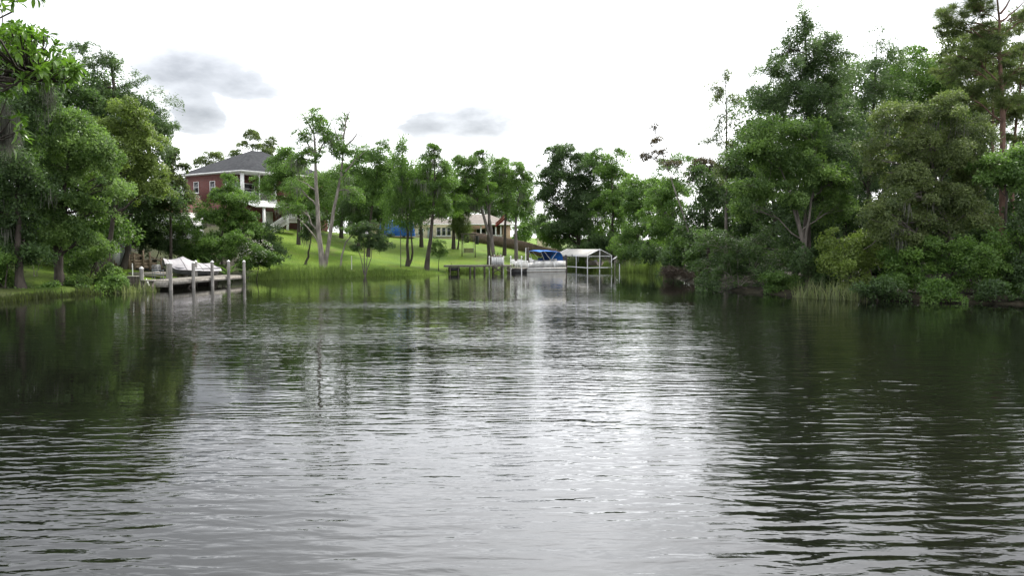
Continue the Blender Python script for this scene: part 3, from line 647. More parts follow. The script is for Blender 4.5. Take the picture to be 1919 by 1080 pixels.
# ------------------------------------------------------------------ left dock with its boat, chair and timber terrace
DA, DB = G(319, 544)[:2], G(457, 530.5)[:2]
def left_dock():
    u = (DB - DA) / np.linalg.norm(DB - DA); n = np.array([-u[1], u[0]]); L = np.linalg.norm(DB - DA); ang = math.atan2(u[1], u[0])
    zt = .60; root = thing('wooden_dock', 'grey weathered wooden dock with tall white capped pilings on the left bank', 'dock', (DA[0], DA[1], 0), ang)
    W = 2.15; m = int(L / .145); bd = None
    for i in range(m):
        if bd is None: bd = MB().box(-.068, .068, 0, W, -.02, .02).build('plank', 'weathered_wood', root); o = bd
        else: o = bd.copy(); COL.objects.link(o)
        o.location = (.07 + i * .145, .12, zt + rng.normal(0, .004)); o.rotation_euler = (0, 0, rng.normal(0, .004))
    MB().box(-.05, L, .06, .11, zt - .27, zt - .022).build('fascia', 'weathered_wood', root); MB().box(-.05, -.005, .112, W + .1, zt - .42, zt - .022).build('fascia', 'weathered_wood', root)
    MB().box(.05, L, W + .02, W + .09, -.8, zt - .03).build('underdeck_shade_panel', 'dark_wood', root)  # dark panel added to blacken the space under the deck
    for y in (.5, 1.2, 1.9): MB().box(0, L, y, y + .05, zt - .24, zt - .024).build('joist', 'dark_wood', root)
    for k, px in enumerate((319, 361, 397, 428, 457)):
        # where the column's ray crosses the dock's front line
        r = (px - CX) / F; t = (DA[0] - r * DA[1]) / (r * u[1] - u[0]); t = max(0, t)
        pz = MB(); top = 1.72 + rng.normal(0, .03); lean = rng.normal(0, .02, 2); pz.tube([(t, 0, -1.2), (t + lean[0], lean[1] - .02, top)], [.125, .112], 12)
        p = pz.build('piling', 'piling_wood', root, smooth=False)
        MB().tube([(t + lean[0], lean[1] - .02, top), (t + lean[0], lean[1] - .02, top + .03), (t + lean[0], lean[1] - .02, top + .13)], [.13, .13, .02], 12).build('cap', 'white_paint', p)
    for t, y, top in ((3.3, W + .1, 1.65), (6.9, W + .1, 1.7), (.4, W - .1, .45), (8.6, W, .5)):
        p = MB().tube([(t, y, -1.0), (t, y, top)], .11, 10).build('piling', 'piling_wood', root)
        if top > 1: MB().tube([(t, y, top), (t, y, top + .12)], [.125, .02], 10).build('cap', 'white_paint', p)
    MB().bar((5.9, .3, .1), (6.6, .25, .55), .06, .1).build('brace', 'dark_wood', root)
    MB().bar((2.5, .3, -.1), (3.2, .25, .45), .06, .1).build('brace', 'dark_wood', root)
    def W2(t, y, z=0): q = DA + u * t + n * y; return np.array([q[0], q[1], z])
    # metal patio chair
    c = W2(.75, 1.35, zt + .02); ch = thing('patio_chair', 'grey metal armchair with slatted back on the wooden dock', 'chair', tuple(c), ang - R(40))
    for (x, y) in ((-.27, -.26), (.27, -.26), (-.27, .26), (.27, .26)):
        MB().tube([(x, y, 0), (x, y, .62 if y < 0 else .98)], .02, 8).build('leg', 'grey_metal', ch)
    MB().box(-.27, .27, -.27, .27, .40, .44).build('seat', 'grey_metal', ch)
    for z in (.58, .72, .86, .97): MB().box(-.25, .25, .245, .275, z - .035, z + .035).build('back_slat', 'grey_metal', ch)
    for x in (-.27, .27): MB().box(x - .03, x + .03, -.3, .27, .62, .65).build('armrest', 'grey_metal', ch)
    # covered boat on the lawn behind the dock
    a, b = P(306, 505, 57.5), P(401, 508, 61.5); a[2] = tz(a[0], a[1]); dv = b - a; Lb = np.hypot(dv[0], dv[1]); rz = math.atan2(dv[1], dv[0])
    bz = max(tz(*(a[:2] * .5 + b[:2] * .5)), .6)
    bt = thing('covered_boat', 'small boat under a pale grey tarp on the lawn by the dock', 'boat', (a[0], a[1], bz - .05), rz)
    ns = 14; V = []; Q = []; ring = 9; hullV = []
    zc = np.interp(np.linspace(0, 1, ns), [0, .12, .28, .38, .55, .75, .92, 1], [1.42, 1.30, 1.42, 1.55, 1.22, .98, 1.02, .82])
    for i in range(ns):
        t = i / (ns - 1); x = t * Lb; w = .92 * min(1, (.12 + t * 2.6)) ** .8; ze = np.interp(t, [0, .15, .5, 1], [1.0, .62, .48, .42]) ; zr = zc[i]
        for j in range(ring):
            s = -1 + 2 * j / (ring - 1); q = abs(s); z = zr - (zr - ze - .22) * min(1, q / .78) ** 1.15 if q < .8 else ze + .22 * (1 - (q - .78) / .22) * 1.0
            y = s * w if q < .8 else np.sign(s) * w * (.8 + (q - .8) * .9)
            V.append((x + rng.normal(0, .012), y, z + rng.normal(0, .012)))
    for i in range(ns - 1):
        for j in range(ring - 1): Q.append((i * ring + j, i * ring + j + 1, (i + 1) * ring + j + 1, (i + 1) * ring + j))
    T = [(0 + j, j + 1, 4) for j in range(ring - 1) if j not in (3, 4)] ; o2 = (ns - 1) * ring; T += [(o2 + j, o2 + j + 1, o2 + 4) for j in range(ring - 1) if j not in (3, 4)]
    tp = MB().add(V, Q, T).build('tarp', 'tarp_white', bt, smooth=True)
    for t in (.1, .34, .62, .8):
        i = int(t * (ns - 1)); MB().tube([np.array(v) + (0, 0, .012) for v in V[i * ring:(i + 1) * ring]], .012, 4).build('tie_rope', 'dark_wood', tp)
    hb = MB(); hv = []
    for t, w, k, zb in ((.03, .1, .8, .75), (.2, .62, .3, .60), (.5, .82, .14, .52), (.99, .78, .12, .50)): hv += [(t * Lb, -w, zb + .15), (t * Lb, -w * .6, k), (t * Lb, w * .6, k), (t * Lb, w, zb + .15)]
    hb.add(hv, [(i * 4 + j, i * 4 + j + 1, i * 4 + j + 5, i * 4 + j + 4) for i in range(3) for j in range(3)] + [(12, 13, 14, 15), (0, 3, 2, 1)]); hb.build('hull', 'grey_metal', bt)
    for x in (1.6, Lb - 1.0): MB().box(x, x + .12, -.5, .5, -.25, .2).build('trailer_bunk', 'dark_wood', bt)
    MB().tube([(Lb, 0, .62), (Lb + .18, 0, .55), (Lb + .22, 0, .1)], [.14, .13, .06], 10).build('outboard_motor', 'black_plastic', bt)
    # box, bench and poles left of the dock
    c = G(246, 547); c = np.array([c[0], c[1] + .3, .12]); bx = thing('dock_box', 'dark weathered wooden box standing at the water left of the dock', 'box', tuple(c), R(8))
    for i in range(5): MB().box(-.43 + i * .172, -.265 + i * .172, 0, .03, 0, .80).build('board', 'dark_wood', bx)
    MB().box(-.43, .43, .03, .6, .0, .78).build('body', 'dark_wood', bx); MB().box(-.48, .48, -.04, .66, .802, .86).build('lid', 'weathered_wood', bx)
    c = G(262, 547); po = thing('mooring_post', 'single round mooring post beside the dark dock box', 'post', (c[0], c[1] + .3, 0))
    MB().tube([(0, 0, -.8), (0, 0, 1.45)], .13, 12).build('shaft', 'piling_wood', po); MB().tube([(0, 0, 1.45), (0, 0, 1.5), (0, 0, 1.58)], [.135, .12, .03], 12).build('cap', 'white_paint', po)
    c = G(273, 547); be = thing('plank_bench', 'short plank bench between the mooring post and the dock', 'bench', (c[0], c[1] + .25, 0), R(-12))
    MB().box(-.42, .5, -.2, .2, .66, .74).build('seat', 'weathered_wood', be)
    for x in (-.3, .3): MB().box(x - .05, x + .05, -.15, .15, -.2, .66).build('leg', 'dark_wood', be)
    a, b = P(274, 523, 52.0), P(287, 544, 51.4); p = MB().tube([a - a, b - a + (0, 0, -.3)], .03, 8).build('leaning_pole', 'white_plastic', None, tuple(a)); tag(p, 'thin white pole leaning from the bench into the water', 'pole')
    a = P(248, 494, 53.5); g = tz(a[0], a[1]); p = MB().tube([(0, 0, 0), (0, 0, a[2] - g)], .03, 8).build('white_stake', 'white_plastic', None, (a[0], a[1], g)); tag(p, 'thin white stake upright behind the dark dock box', 'stake')
    hp = [P(270 + i * 5.5, 507 + i * 1.2, 55.5 - i * .0) for i in range(7)]; hs = [np.array([q[0], q[1], tz(q[0], q[1]) + .03]) for q in hp]
    h = MB().tube([q - hs[0] for q in hs], .035, 6).build('garden_hose', 'rope', None, tuple(hs[0])); tag(h, 'pale hose lying across the lawn behind the dock', 'hose')
    # timber terrace
    y0 = 62.0; a = P(214, 483, y0); b = P(303, 483, y0 + 2.0); za = tz(a[0], a[1]) - .15; tr = thing('timber_terrace', 'low stepped timber retaining wall with posts above the dock lawn', 'retaining wall', (a[0], a[1], za), math.atan2(b[1] - a[1], b[0] - a[0]))
    Lt = float(np.hypot(*(b - a)[:2]))
    for i in range(3): MB().box(0, Lt - .35 * i, .05 * i, .05 * i + .12, .02 + i * .23, .02 + i * .23 + .22).build('timber', 'timber', tr)
    for i in range(2): MB().box(0, Lt - 1.4, 1.3 + .05 * i, 1.42 + .05 * i, .72 + i * .23, .93 + i * .23).build('timber', 'timber', tr)
    MB().box(0, Lt - .3, .25, 1.3, .5, .68).build('soil', 'ground', tr)
    for t, h in ((.30, 1.5), (.41, 1.25), (.60, 1.45), (.74, 1.3), (.985, .85)): MB().box(t * Lt - .07, t * Lt + .07, -.12, .02, -.1, h).build('post', 'timber', tr)
    for (t0, h0, t1, h1) in ((.1, 1.9, .30, 1.4), (.30, 1.35, .60, 1.0), (.30, 1.05, .60, .98), (.74, .95, .985, .6)): MB().bar((t0 * Lt, -.06, h0), (t1 * Lt, -.06, h1), .06, .09).build('rail', 'timber', tr)
    a = P(240, 490, 59.5); g = tz(a[0], a[1]); o = MB().box(0, 2.9, 0, 1.0, -.25, .06).build('path', 'concrete', None, (a[0], a[1], g + .08)); o.rotation_euler = (0, 0, R(9)); o['kind'] = 'structure'
left_dock()

# ------------------------------------------------------------------ right dock, pontoon boat, shelter
def right_dock():
    a, b = P(832, 497, 82.3), P(962, 498, 83.3); L = b[0] - a[0]; zt = .82
    root = thing('low_dock', 'low dark plank walkway dock in front of the lawn', 'dock', (a[0], a[1], 0), math.atan2(b[1] - a[1], L))
    n = int(L / .2); bd = None
    for i in range(n):
        if bd is None: bd = MB().box(-.092, .092, -.6, .6, -.02, .025).build('plank', 'weathered_wood', root); o = bd
        else: o = bd.copy(); COL.objects.link(o)
        o.location = (.1 + i * .2, 0, zt + rng.normal(0, .006))
    for y in (-.55, .5): MB().box(0, L, y, y + .06, zt - .16, zt - .022).build('joist', 'weathered_wood', root)
    for x in (.6, 1.45, 2.7, 3.15, 4.2, 5.1, 6.0, 6.7):
        for y in (-.5, .45): MB().box(x - .05, x + .05, y - .05, y + .05, -1, zt - .024).build('post', 'dark_wood', root)
    MB().box(.45, 1.6, -.45, .4, .25, .6).build('float', 'black_plastic', root)
    br = MB(); br.bar((5.1, -.6, .1), (6.0, -.6, .6), .05, .1); br.bar((5.1, -.6, .6), (6.0, -.6, .1), .05, .1); br.build('brace', 'dark_wood', root)
    dz = zt + .03
    c = P(932, 497, 82.7); bx = thing('white_dock_cabinet', 'white panelled cabinet with potted plants on the low dock', 'cabinet', (c[0], c[1], dz))
    for i in range(5): MB().box(-.6 + i * .24, -.6 + i * .24 + .225, -.32, -.28, .05, .9).build('panel', 'white_paint', bx)
    MB().box(-.6, .6, -.28, .3, .02, .9).build('body', 'white_paint', bx); MB().box(-.64, .64, -.36, .34, .902, .96).build('top', 'timber', bx)
    k = 0
    for x, lab in ((-.3, 'left'), (.05, 'middle'), (.35, 'right')):
        pp = thing('potted_plant', f'small potted plant on the white dock cabinet, {lab} one of three', 'potted plant', (c[0] + x, c[1], dz + .96), 0, 'pots on the dock cabinet')
        MB().tube([(0, 0, 0), (0, 0, .13)], [.06, .085], 10).build('pot', 'white_plastic' if k != 1 else 'timber', pp)
        cen = rng.normal(0, .06, (6, 3)) + (0, 0, .25); C, A, N, Ls, Ws, t = clump_leaves(cen, unit(cen), np.full(6, .09), 14, (.09, .05), 'broad'); V, Q = leaf_quads(C, A, N, Ls, Ws); link('foliage', mesh_np('foliage', V, None, Q, tint=t), 'leaf_mid', pp); k += 1
    for px, lab in ((917, 'white capped dock post left of the white cabinet'), (943.5, 'white capped dock post right of the white cabinet'), (957, 'white capped dock post left of the plastic chairs'), (977.5, 'white capped dock post right of the plastic chairs')):
        c = P(px, 500, 83.2); o = thing('dock_post', lab, 'post', (c[0], c[1], 0), 0, 'white posts along the dock'); MB().tube([(0, 0, -.8), (0, 0, 1.62)], .055, 10).build('shaft', 'white_plastic', o); MB().tube([(0, 0, 1.62), (0, 0, 1.7), (0, 0, 1.8)], [.085, .085, .02], 10).build('cap', 'white_plastic', o)
    # floating black section with chairs
    c = P(968, 503, 84.5); fl = thing('floating_platform', 'black floating platform under the white plastic chairs', 'float', (c[0], c[1], 0), R(3))
    MB().box(-.95, 1.05, -.75, .8, -.2, .42).build('float_tank', 'black_plastic', fl); MB().box(-1.02, 1.12, -.82, .87, .422, .5).build('deck', 'weathered_wood', fl)
    for dx, dy, rz, lab in ((-.28, .15, 25, 'white plastic armchair on the float, left of the pair'), (.22, -.1, -20, 'white plastic armchair on the float, right of the pair')):
        ch = thing('plastic_chair', lab, 'chair', (c[0] + dx, c[1] + dy, .5), R(rz), 'white plastic chairs')
        for (x, y) in ((-.23, -.22), (.23, -.22), (-.21, .22), (.21, .22)): MB().bar((x * 1.12, y * 1.12, 0), (x, y, .6 if y < 0 else .44), .05, .035).build('leg', 'white_plastic', ch)
        MB().box(-.24, .24, -.25, .24, .40, .43).build('seat', 'white_plastic', ch)
        bk = MB()
        for i in range(6): x = -.2 + i * .08; bk.bar((x, .22, .43), (x * 1.05, .33, .84 + .06 * math.cos(x * 7)), .05, .02, up=(0, 1, 0))
        bk.bar((-.25, .33, .86), (.25, .33, .86), .05, .07); bk.build('backrest', 'white_plastic', ch)
        for x in (-.26, .26): MB().tube([(x, -.25, .6), (x, 0, .64), (x, .3, .66)], .025, 6).build('armrest', 'white_plastic', ch)
    c = P(989, 500, 86.5); o = thing('tall_piling', 'tall dark wooden piling behind the white plastic chairs', 'piling', (c[0], c[1], 0)); MB().tube([(0, 0, -1), (.01, 0, 2.6)], [.16, .14], 12).build('shaft', 'dark_wood', o); MB().tube([(.01, 0, 2.6), (.01, 0, 2.66)], [.15, .11], 12).build('cap', 'dark_wood', o)
    c = P(984.5, 500, 86.3); o = MB().tube([(0, 0, -.8), (.05, 0, 2.62)], .05, 8).build('pipe_stake', 'white_plastic', None, (c[0], c[1], 0)); tag(o, 'tall thin white pipe standing against the dark piling', 'stake')
    hp = [P(944, 498, 83), P(948, 505, 83), P(953, 508, 83), P(957, 507.5, 83.2), P(960, 502, 83.4)]; o = MB().tube([q - hp[0] for q in hp], .03, 6).build('mooring_rope', 'rope', None, tuple(hp[0])); tag(o, 'sagging pale rope between white dock post and float', 'rope')
    # pontoon boat
    a, b = G(985, 510.8), G(1060, 509.0); dv = b - a; Lr = float(np.hypot(dv[0], dv[1])); rz = math.atan2(dv[1], dv[0]); L = 7.0
    pb = thing('pontoon_boat', 'white pontoon boat with blue canopy moored at the dock', 'boat', (a[0], a[1], 0), rz); Wd = 2.2; pb.scale = (Lr / L, 1, 1)
    for y in (.3, Wd - .3):
        MB().tube([(.0, y, .32), (.35, y, .1), (.9, y, .04), (L - .1, y, .04)], [.05, .22, .3, .3], 14).build('pontoon', 'hull_tan', pb, smooth=True)
    MB().box(.0, L, -.06, Wd + .06, .34, .45).build('deck', 'grey_metal', pb); MB().box(-.02, L + .02, -.1, -.061, .29, .47).build('rub_rail', 'hull_white', pb)
    sk = MB(); sk.add([(.1, -.03, .05), (L, -.03, .05), (L, -.03, .29), (-.02, -.08, .29)], [(0, 1, 2, 3)]); sk.build('skirt', 'hull_white', pb)
    for x0, x1 in ((.15, 1.5), (1.53, 3.1), (3.13, 4.7), (4.73, L - .02)):
        MB().box(x0, x1, -.02, .02, .5, 1.18 if x0 > 1 else 1.02).build('side_panel', 'hull_white', pb); MB().box(x0, x1, Wd - .02, Wd + .02, .5, 1.18).build('side_panel', 'hull_white', pb)
    MB().box(.1, .14, .05, Wd - .05, .5, 1.02).build('side_panel', 'hull_white', pb); MB().box(L - .04, L, .05, Wd - .05, .5, 1.1).build('side_panel', 'hull_white', pb)
    rl = MB()
    for y in (0, Wd): rl.tube([(.15, y, 1.1), (1.5, y, 1.26), (L - .02, y, 1.26)], .022, 6)
    rl.build('top_rail', 'grey_metal', pb)
    for x, y, w, dd, h in ((.7, .5, .7, .8, 1.2), (1.5, .35, 1.3, .6, 1.32), (2.2, 1.4, .7, .8, 1.5), (5.6, .4, 1.2, .6, 1.4), (.8, 1.5, .8, .6, 1.25)):
        s = MB(); s.box(x, x + w, y, y + dd, .45, .95); s.box(x, x + .18, y, y + dd, .95, h); s.build('seat', 'white_plastic', pb)
    MB().add([(3.6, .9, .45), (4.4, .9, .45), (4.4, 1.8, .45), (3.6, 1.8, .45), (3.75, .95, 1.5), (4.25, .95, 1.4), (4.25, 1.75, 1.4), (3.75, 1.75, 1.5)], [(0, 1, 5, 4), (1, 2, 6, 5), (2, 3, 7, 6), (3, 0, 4, 7), (4, 5, 6, 7)]).build('console', 'canvas_navy', pb)
    V = []; Q = []; nx = 12; prof = np.interp(np.linspace(0, 1, nx), [0, .1, .5, .8, .9, 1], [2.18, 2.27, 2.24, 2.12, 1.95, 1.0])
    xs_ = np.interp(np.linspace(0, 1, nx), [0, .9, 1], [2.4, 6.3, 6.55])
    for i in range(nx):
        for j in range(7): s = j / 6; V.append((xs_[i], -.05 + s * (Wd + .1), prof[i] + .10 * math.sin(s * math.pi) + rng.normal(0, .012)))
    for i in range(nx - 1):
        for j in range(6): Q.append((i * 7 + j, i * 7 + j + 1, (i + 1) * 7 + j + 1, (i + 1) * 7 + j))
    cn = MB().add(V, Q).build('canopy', 'canvas_blue', pb, smooth=True)
    MB().add([(3.0, .05, 2.15), (4.9, .05, 2.12), (4.35, .4, 1.2), (3.9, .4, 1.2), (3.0, .5, 2.15), (4.9, .5, 2.12), (4.35, .7, 1.2), (3.9, .7, 1.2)], [(0, 1, 2, 3), (4, 7, 6, 5), (0, 3, 7, 4), (1, 5, 6, 2)]).build('curtain', 'canvas_navy', cn)
    for y in (.0, Wd):
        MB().tube([(4.4, y, 1.26), (3.2, y, 2.2)], .02, 6).build('canopy_strut', 'white_plastic', pb); MB().tube([(4.4, y, 1.26), (5.4, y, 2.14)], .02, 6).build('canopy_strut', 'white_plastic', pb); MB().tube([(3.2, y, 1.26), (2.6, y, 2.2)], .02, 6).build('canopy_strut', 'white_plastic', pb)
    MB().tube([(L + .1, Wd / 2, 1.1), (L + .3, Wd / 2, .9), (L + .35, Wd / 2, -.3)], [.16, .2, .08], 10).build('outboard_motor', 'black_plastic', pb)
    for x in (.35, 4.9): MB().tube([(x, -.12, .95), (x, -.12, .88), (x, -.12, .6), (x, -.12, .5)], [.01, .07, .07, .02], 8).build('fender', 'white_plastic', pb)
    # boat shelter
    z0, ze, zr = .48, 1.78, 2.45; cA = P(1101, 480, 87); cA[2] = 0; cB = P(1042, 471, 95.5); cB[2] = 0; cC = P(1134, 478, 89.5); cC[2] = 0
    e1 = cB - cA; Ls = float(np.linalg.norm(e1)); e1 /= Ls; e2 = np.array([e1[1], -e1[0], 0]); Wg = float((cC - cA) @ e2); Wg = max(Wg, 2.6)
    sh = thing('boat_shelter', 'white canopy boat shelter on slim posts over the water', 'shelter', tuple(cA), math.atan2(e1[1], e1[0]))
    V = []; nx = 7; Q = []
    for i in range(nx):
        x = Ls * i / (nx - 1); s = .04 * math.sin(i * 2.1)
        V += [(x, .03, ze - .16), (x, .0, ze), (x, -Wg / 4, (ze + zr) / 2 - .04 + s), (x, -Wg / 2, zr + s * .3), (x, -3 * Wg / 4, (ze + zr) / 2 - .04 + s), (x, -Wg, ze), (x, -Wg - .03, ze - .16)]
    for i in range(nx - 1):
        for j in range(6): Q.append((i * 7 + j, i * 7 + j + 1, i * 7 + j + 8, i * 7 + j + 7))
    cv = MB().add(V, Q).build('canopy', 'canopy_white', sh)
    for x in (0, Ls):
        t = MB(); t.tube([(x, 0, ze), (x, -Wg / 2, zr), (x, -Wg, ze)], .04, 6); t.build('gable_frame', 'white_plastic', sh)
    MB().tube([(0, 0, ze - .1), (0, -Wg, ze - .1)], .03, 6).build('cross_bar', 'white_plastic', sh)
    for i in range(4):
        for y in (0, -Wg): MB().tube([(Ls * i / 3, y, -1.0), (Ls * i / 3, y, ze)], .05, 8).build('post', 'white_plastic', sh)
    MB().tube([(-.02, -Wg / 2, -.8), (-.02, -Wg / 2, zr)], .05, 8).build('post', 'white_plastic', sh)
    fr = MB()
    for y in (.06, -Wg - .06): fr.box(-.1, Ls + .1, y - .04, y + .04, z0 - .1, z0)
    for x in (-.06, Ls + .06): fr.box(x - .04, x + .04, -Wg, 0, z0 - .1, z0 - .002)
    fr.build('base_beam', 'white_paint', sh)
    MB().tube([(Ls * .45, .05, ze - .05), (Ls * .45, .07, ze - .05)], .14, 14).build('wall_clock', 'grey_metal', sh)
    c = cA + e1 * .2 + e2 * (Wg * .55)
    bo = thing('skiff', 'small cream skiff hoisted inside the white boat shelter', 'boat', (c[0], c[1], .55), math.atan2(e1[1], e1[0])); hv = []
    for t, w, k, zb in ((0, .5, .12, .5), (1.6, .58, .06, .5), (2.8, .5, .1, .58), (3.9, .06, .4, .8)): hv += [(t, -w, zb), (t, -w * .55, k), (t, w * .55, k), (t, w, zb)]
    MB().add(hv, [(i * 4 + j, i * 4 + j + 1, i * 4 + j + 5, i * 4 + j + 4) for i in range(3) for j in range(3)] + [(0, 1, 2, 3)]).build('hull', 'hull_tan', bo)
    for x in (.7, 1.9): MB().box(x, x + .25, -.5, .5, .36, .41).build('thwart', 'weathered_wood', bo)
    MB().tube([(-.08, 0, .75), (-.2, 0, .6), (-.22, 0, .05)], [.13, .12, .05], 10).build('outboard_motor', 'black_plastic', bo); MB().tube([(.9, .1, .41), (.9, .1, .6), (.9, .1, .72)], [.2, .22, .06], 10).build('bundle', 'tarp_white', bo)
    c = P(1060.5, 506, 88.2); o = thing('shelter_piling', 'dark wooden piling between the pontoon boat and the shelter', 'piling', (c[0], c[1], 0)); MB().tube([(0, 0, -1), (0, 0, 1.75)], .15, 12).build('shaft', 'dark_wood', o); MB().tube([(0, 0, 1.75), (0, 0, 1.83)], [.155, .1], 12).build('cap', 'black_plastic', o)
    # marker stakes in the reeds, and the bird
    c = G(1150, 511); o = MB().tube([(0, 0, -.5), (0, 0, 1.35)], .04, 8).build('marker_stake', 'weathered_wood', None, (c[0], c[1] - 1, 0)); tag(o, 'slim grey marker stake with a white bird on top', 'stake')
    bd = thing('bird', 'white bird perched on the slim stake in front of the reeds', 'bird', (c[0], c[1] - 1, 1.34), R(20))
    MB().tube([(-.30, 0, .04), (-.2, 0, .10), (-.05, 0, .17), (.08, 0, .24), (.13, 0, .31), (.17, 0, .35), (.22, 0, .355), (.25, 0, .35)], [.012, .05, .085, .075, .045, .045, .035, .012], 10).build('body', 'white_plastic', bd, smooth=True)
    MB().tube([(.24, 0, .35), (.33, 0, .335)], [.014, .003], 6).build('beak', 'timber', bd); MB().tube([(-.01, .02, 0), (-.01, .02, .12)], .008, 5).build('leg', 'black_plastic', bd); MB().tube([(-.01, -.02, 0), (-.01, -.02, .12)], .008, 5).build('leg', 'black_plastic', bd)
    c = G(1158.5, 511); o = MB().tube([(0, 0, -.5), (0, 0, .95)], .04, 8).build('marker_stake', 'white_plastic', None, (c[0], c[1] - 1, 0)); tag(o, 'short white marker stake in the water before the reeds', 'stake')
right_dock()

def lawn_things():
    # swing seat
    a, b = P(866, 484, 95), P(890.5, 484, 95); z = tz(a[0], a[1]); w = b[0] - a[0]
    sw = thing('garden_swing', 'wooden swing seat hanging in a post frame on the lawn', 'swing', (a[0], a[1], z)); top = 2.6
    for x in (0, w): MB().box(x - .05, x + .05, -.05, .05, -.2, top).build('post', 'dark_wood', sw)
    MB().box(-.15, w + .15, -.06, .06, top, top + .12).build('beam', 'dark_wood', sw)
    st = MB().box(.15, w - .15, -.3, .15, .42, .47).build('seat', 'fence_wood', sw)
    for i in range(4): MB().box(.15, w - .15, .16, .19, .5 + i * .12, .6 + i * .12).build('back_slat', 'fence_wood', sw)
    for x in (.2, w - .2):
        for y in (-.25, .16): MB().tube([(x, y, .45), (x, 0, top)], .012, 5).build('chain', 'grey_metal', sw)
    for px, lab in ((875, 'dark upright barrel on the lawn left of the leaning trunks'), (893.5, 'dark upright barrel half hidden behind the leaning trunks')):
        c = P(px, 458, 108); o = thing('barrel', lab, 'barrel', (c[0], c[1], tz(c[0], c[1]) - .03)); MB().tube([(0, 0, 0), (0, 0, .1), (0, 0, .55), (0, 0, 1.0), (0, 0, 1.1)], [.27, .29, .31, .29, .28], 16).build('body', 'black_plastic', o); MB().tube([(0, 0, 1.1), (0, 0, 1.14)], [.3, .29], 16).build('lid', 'black_plastic', o)
    for px, py, d, h, lab in ((659, 500, 76, 1.3, 'thin white stake on the bank beside the bent pale trunk'), (751, 490, 80, 3.7, 'slim pole standing left of the drooping dark tree')):
        c = P(px, py, d); z = tz(c[0], c[1]); o = MB().tube([(0, 0, -.2), (0, 0, h)], .04, 8).build('stake', 'white_plastic' if h < 2 else 'dark_wood', None, (c[0], c[1], z)); tag(o, lab, 'stake')
lawn_things()
# ------------------------------------------------------------------ trees: right bank
CY_ = dict(style='cypress', mat='leaf_cypress', leaf=(.17, .045), lpc=130, clump=.75)
tree('cypress_tree', 'tallest dark conical cypress on the right bank, top near picture edge', 1512, 52, [(1508, 42, 30, 34), (1480, 92, 45, 28), (1540, 95, 45, 30), (1508, 130, 60, 35), (1452, 130, 35, 18), (1470, 172, 62, 28), (1560, 165, 58, 38), (1430, 185, 30, 18), (1515, 215, 85, 40), (1575, 225, 45, 40), (1545, 285, 75, 50), (1490, 270, 50, 40), (1555, 360, 70, 50)],
     trunk=[(1512, 0), (1516, 400), (1515, 250), (1508, 18)], r0=.32, dens=1.8, **CY_)
tree('cypress_tree', 'slim airy pale cypress left of the tallest cypress on right bank', 1362, 62, [(1358, 135, 12, 22), (1350, 180, 22, 26), (1378, 185, 22, 22), (1345, 225, 28, 20), (1385, 235, 24, 24), (1340, 262, 26, 18), (1372, 275, 34, 24), (1360, 320, 40, 28)],
     trunk=[(1362, 0), (1362, 400), (1360, 250), (1358, 112)], r0=.16, style='cypress', mat='leaf_olive', leaf=(.17, .05), lpc=75, clump=.7, dens=.75, bark='bark_grey')
tree('broadleaf_tree', 'bright green broadleaf tree in front of the tallest cypress', 1508, 48, [(1440, 250, 48, 36), (1490, 240, 42, 28), (1402, 290, 38, 38), (1455, 310, 60, 42), (1515, 300, 45, 40), (1415, 350, 45, 30), (1480, 365, 45, 26), (1560, 340, 40, 40), (1570, 390, 34, 26), (1390, 385, 30, 22), (1530, 255, 40, 30)],
     stems=[[(1508, 0), (1505, 465), (1490, 400), (1478, 350), (1450, 290)], [(1506, 470), (1502, 430), (1487, 370), (1470, 352), (1438, 354)], [(1507, 480), (1512, 420), (1530, 330), (1525, 280)]], r0=.13, mat='leaf_fresh', bark='bark_grey', clump=.6, lpc=100, extra=[[(1478, 355), (1462, 352), (1437, 354)]])
tree('cypress_tree', 'dark cypress between the tallest cypress and the pale green tree', 1625, 56, [(1652, 75, 22, 22), (1640, 115, 30, 25), (1668, 105, 25, 20), (1625, 170, 45, 40), (1660, 165, 40, 40), (1612, 240, 55, 50), (1650, 250, 45, 55), (1600, 320, 55, 50), (1630, 380, 55, 50)],
     trunk=[(1625, 0), (1630, 300), (1645, 70)], r0=.25, **CY_)
tree('broadleaf_tree', 'fresh green round topped tree behind the olive tree, right bank', 1712, 60, [(1712, 115, 48, 36), (1735, 160, 50, 40), (1690, 165, 40, 40), (1715, 215, 65, 40), (1755, 210, 40, 40)], r0=.22, mat='leaf_mid', clump=.7)
OLV = dict(mat='leaf_olive', style='broad', clump=.5, lpc=110, leaf=(.13, .06), bark='bark_grey')
tree('oak_tree', 'wide olive green oak with bare grey twigs leaning over right bank', 1795, 45, [(1700, 215, 55, 28), (1765, 205, 55, 30), (1815, 240, 45, 36), (1655, 265, 42, 22), (1720, 270, 65, 34), (1790, 300, 60, 40), (1640, 300, 30, 16), (1690, 325, 50, 26), (1750, 345, 60, 32), (1820, 355, 45, 36)],
     trunk=[(1795, 0), (1782, 470), (1770, 400), (1745, 300), (1740, 220)], r0=.22, extra=[[(1760, 290), (1720, 245), (1700, 255), (1688, 262)], [(1720, 245), (1745, 256), (1760, 262)], [(1745, 320), (1680, 268), (1640, 280)]], moss=10, **OLV)
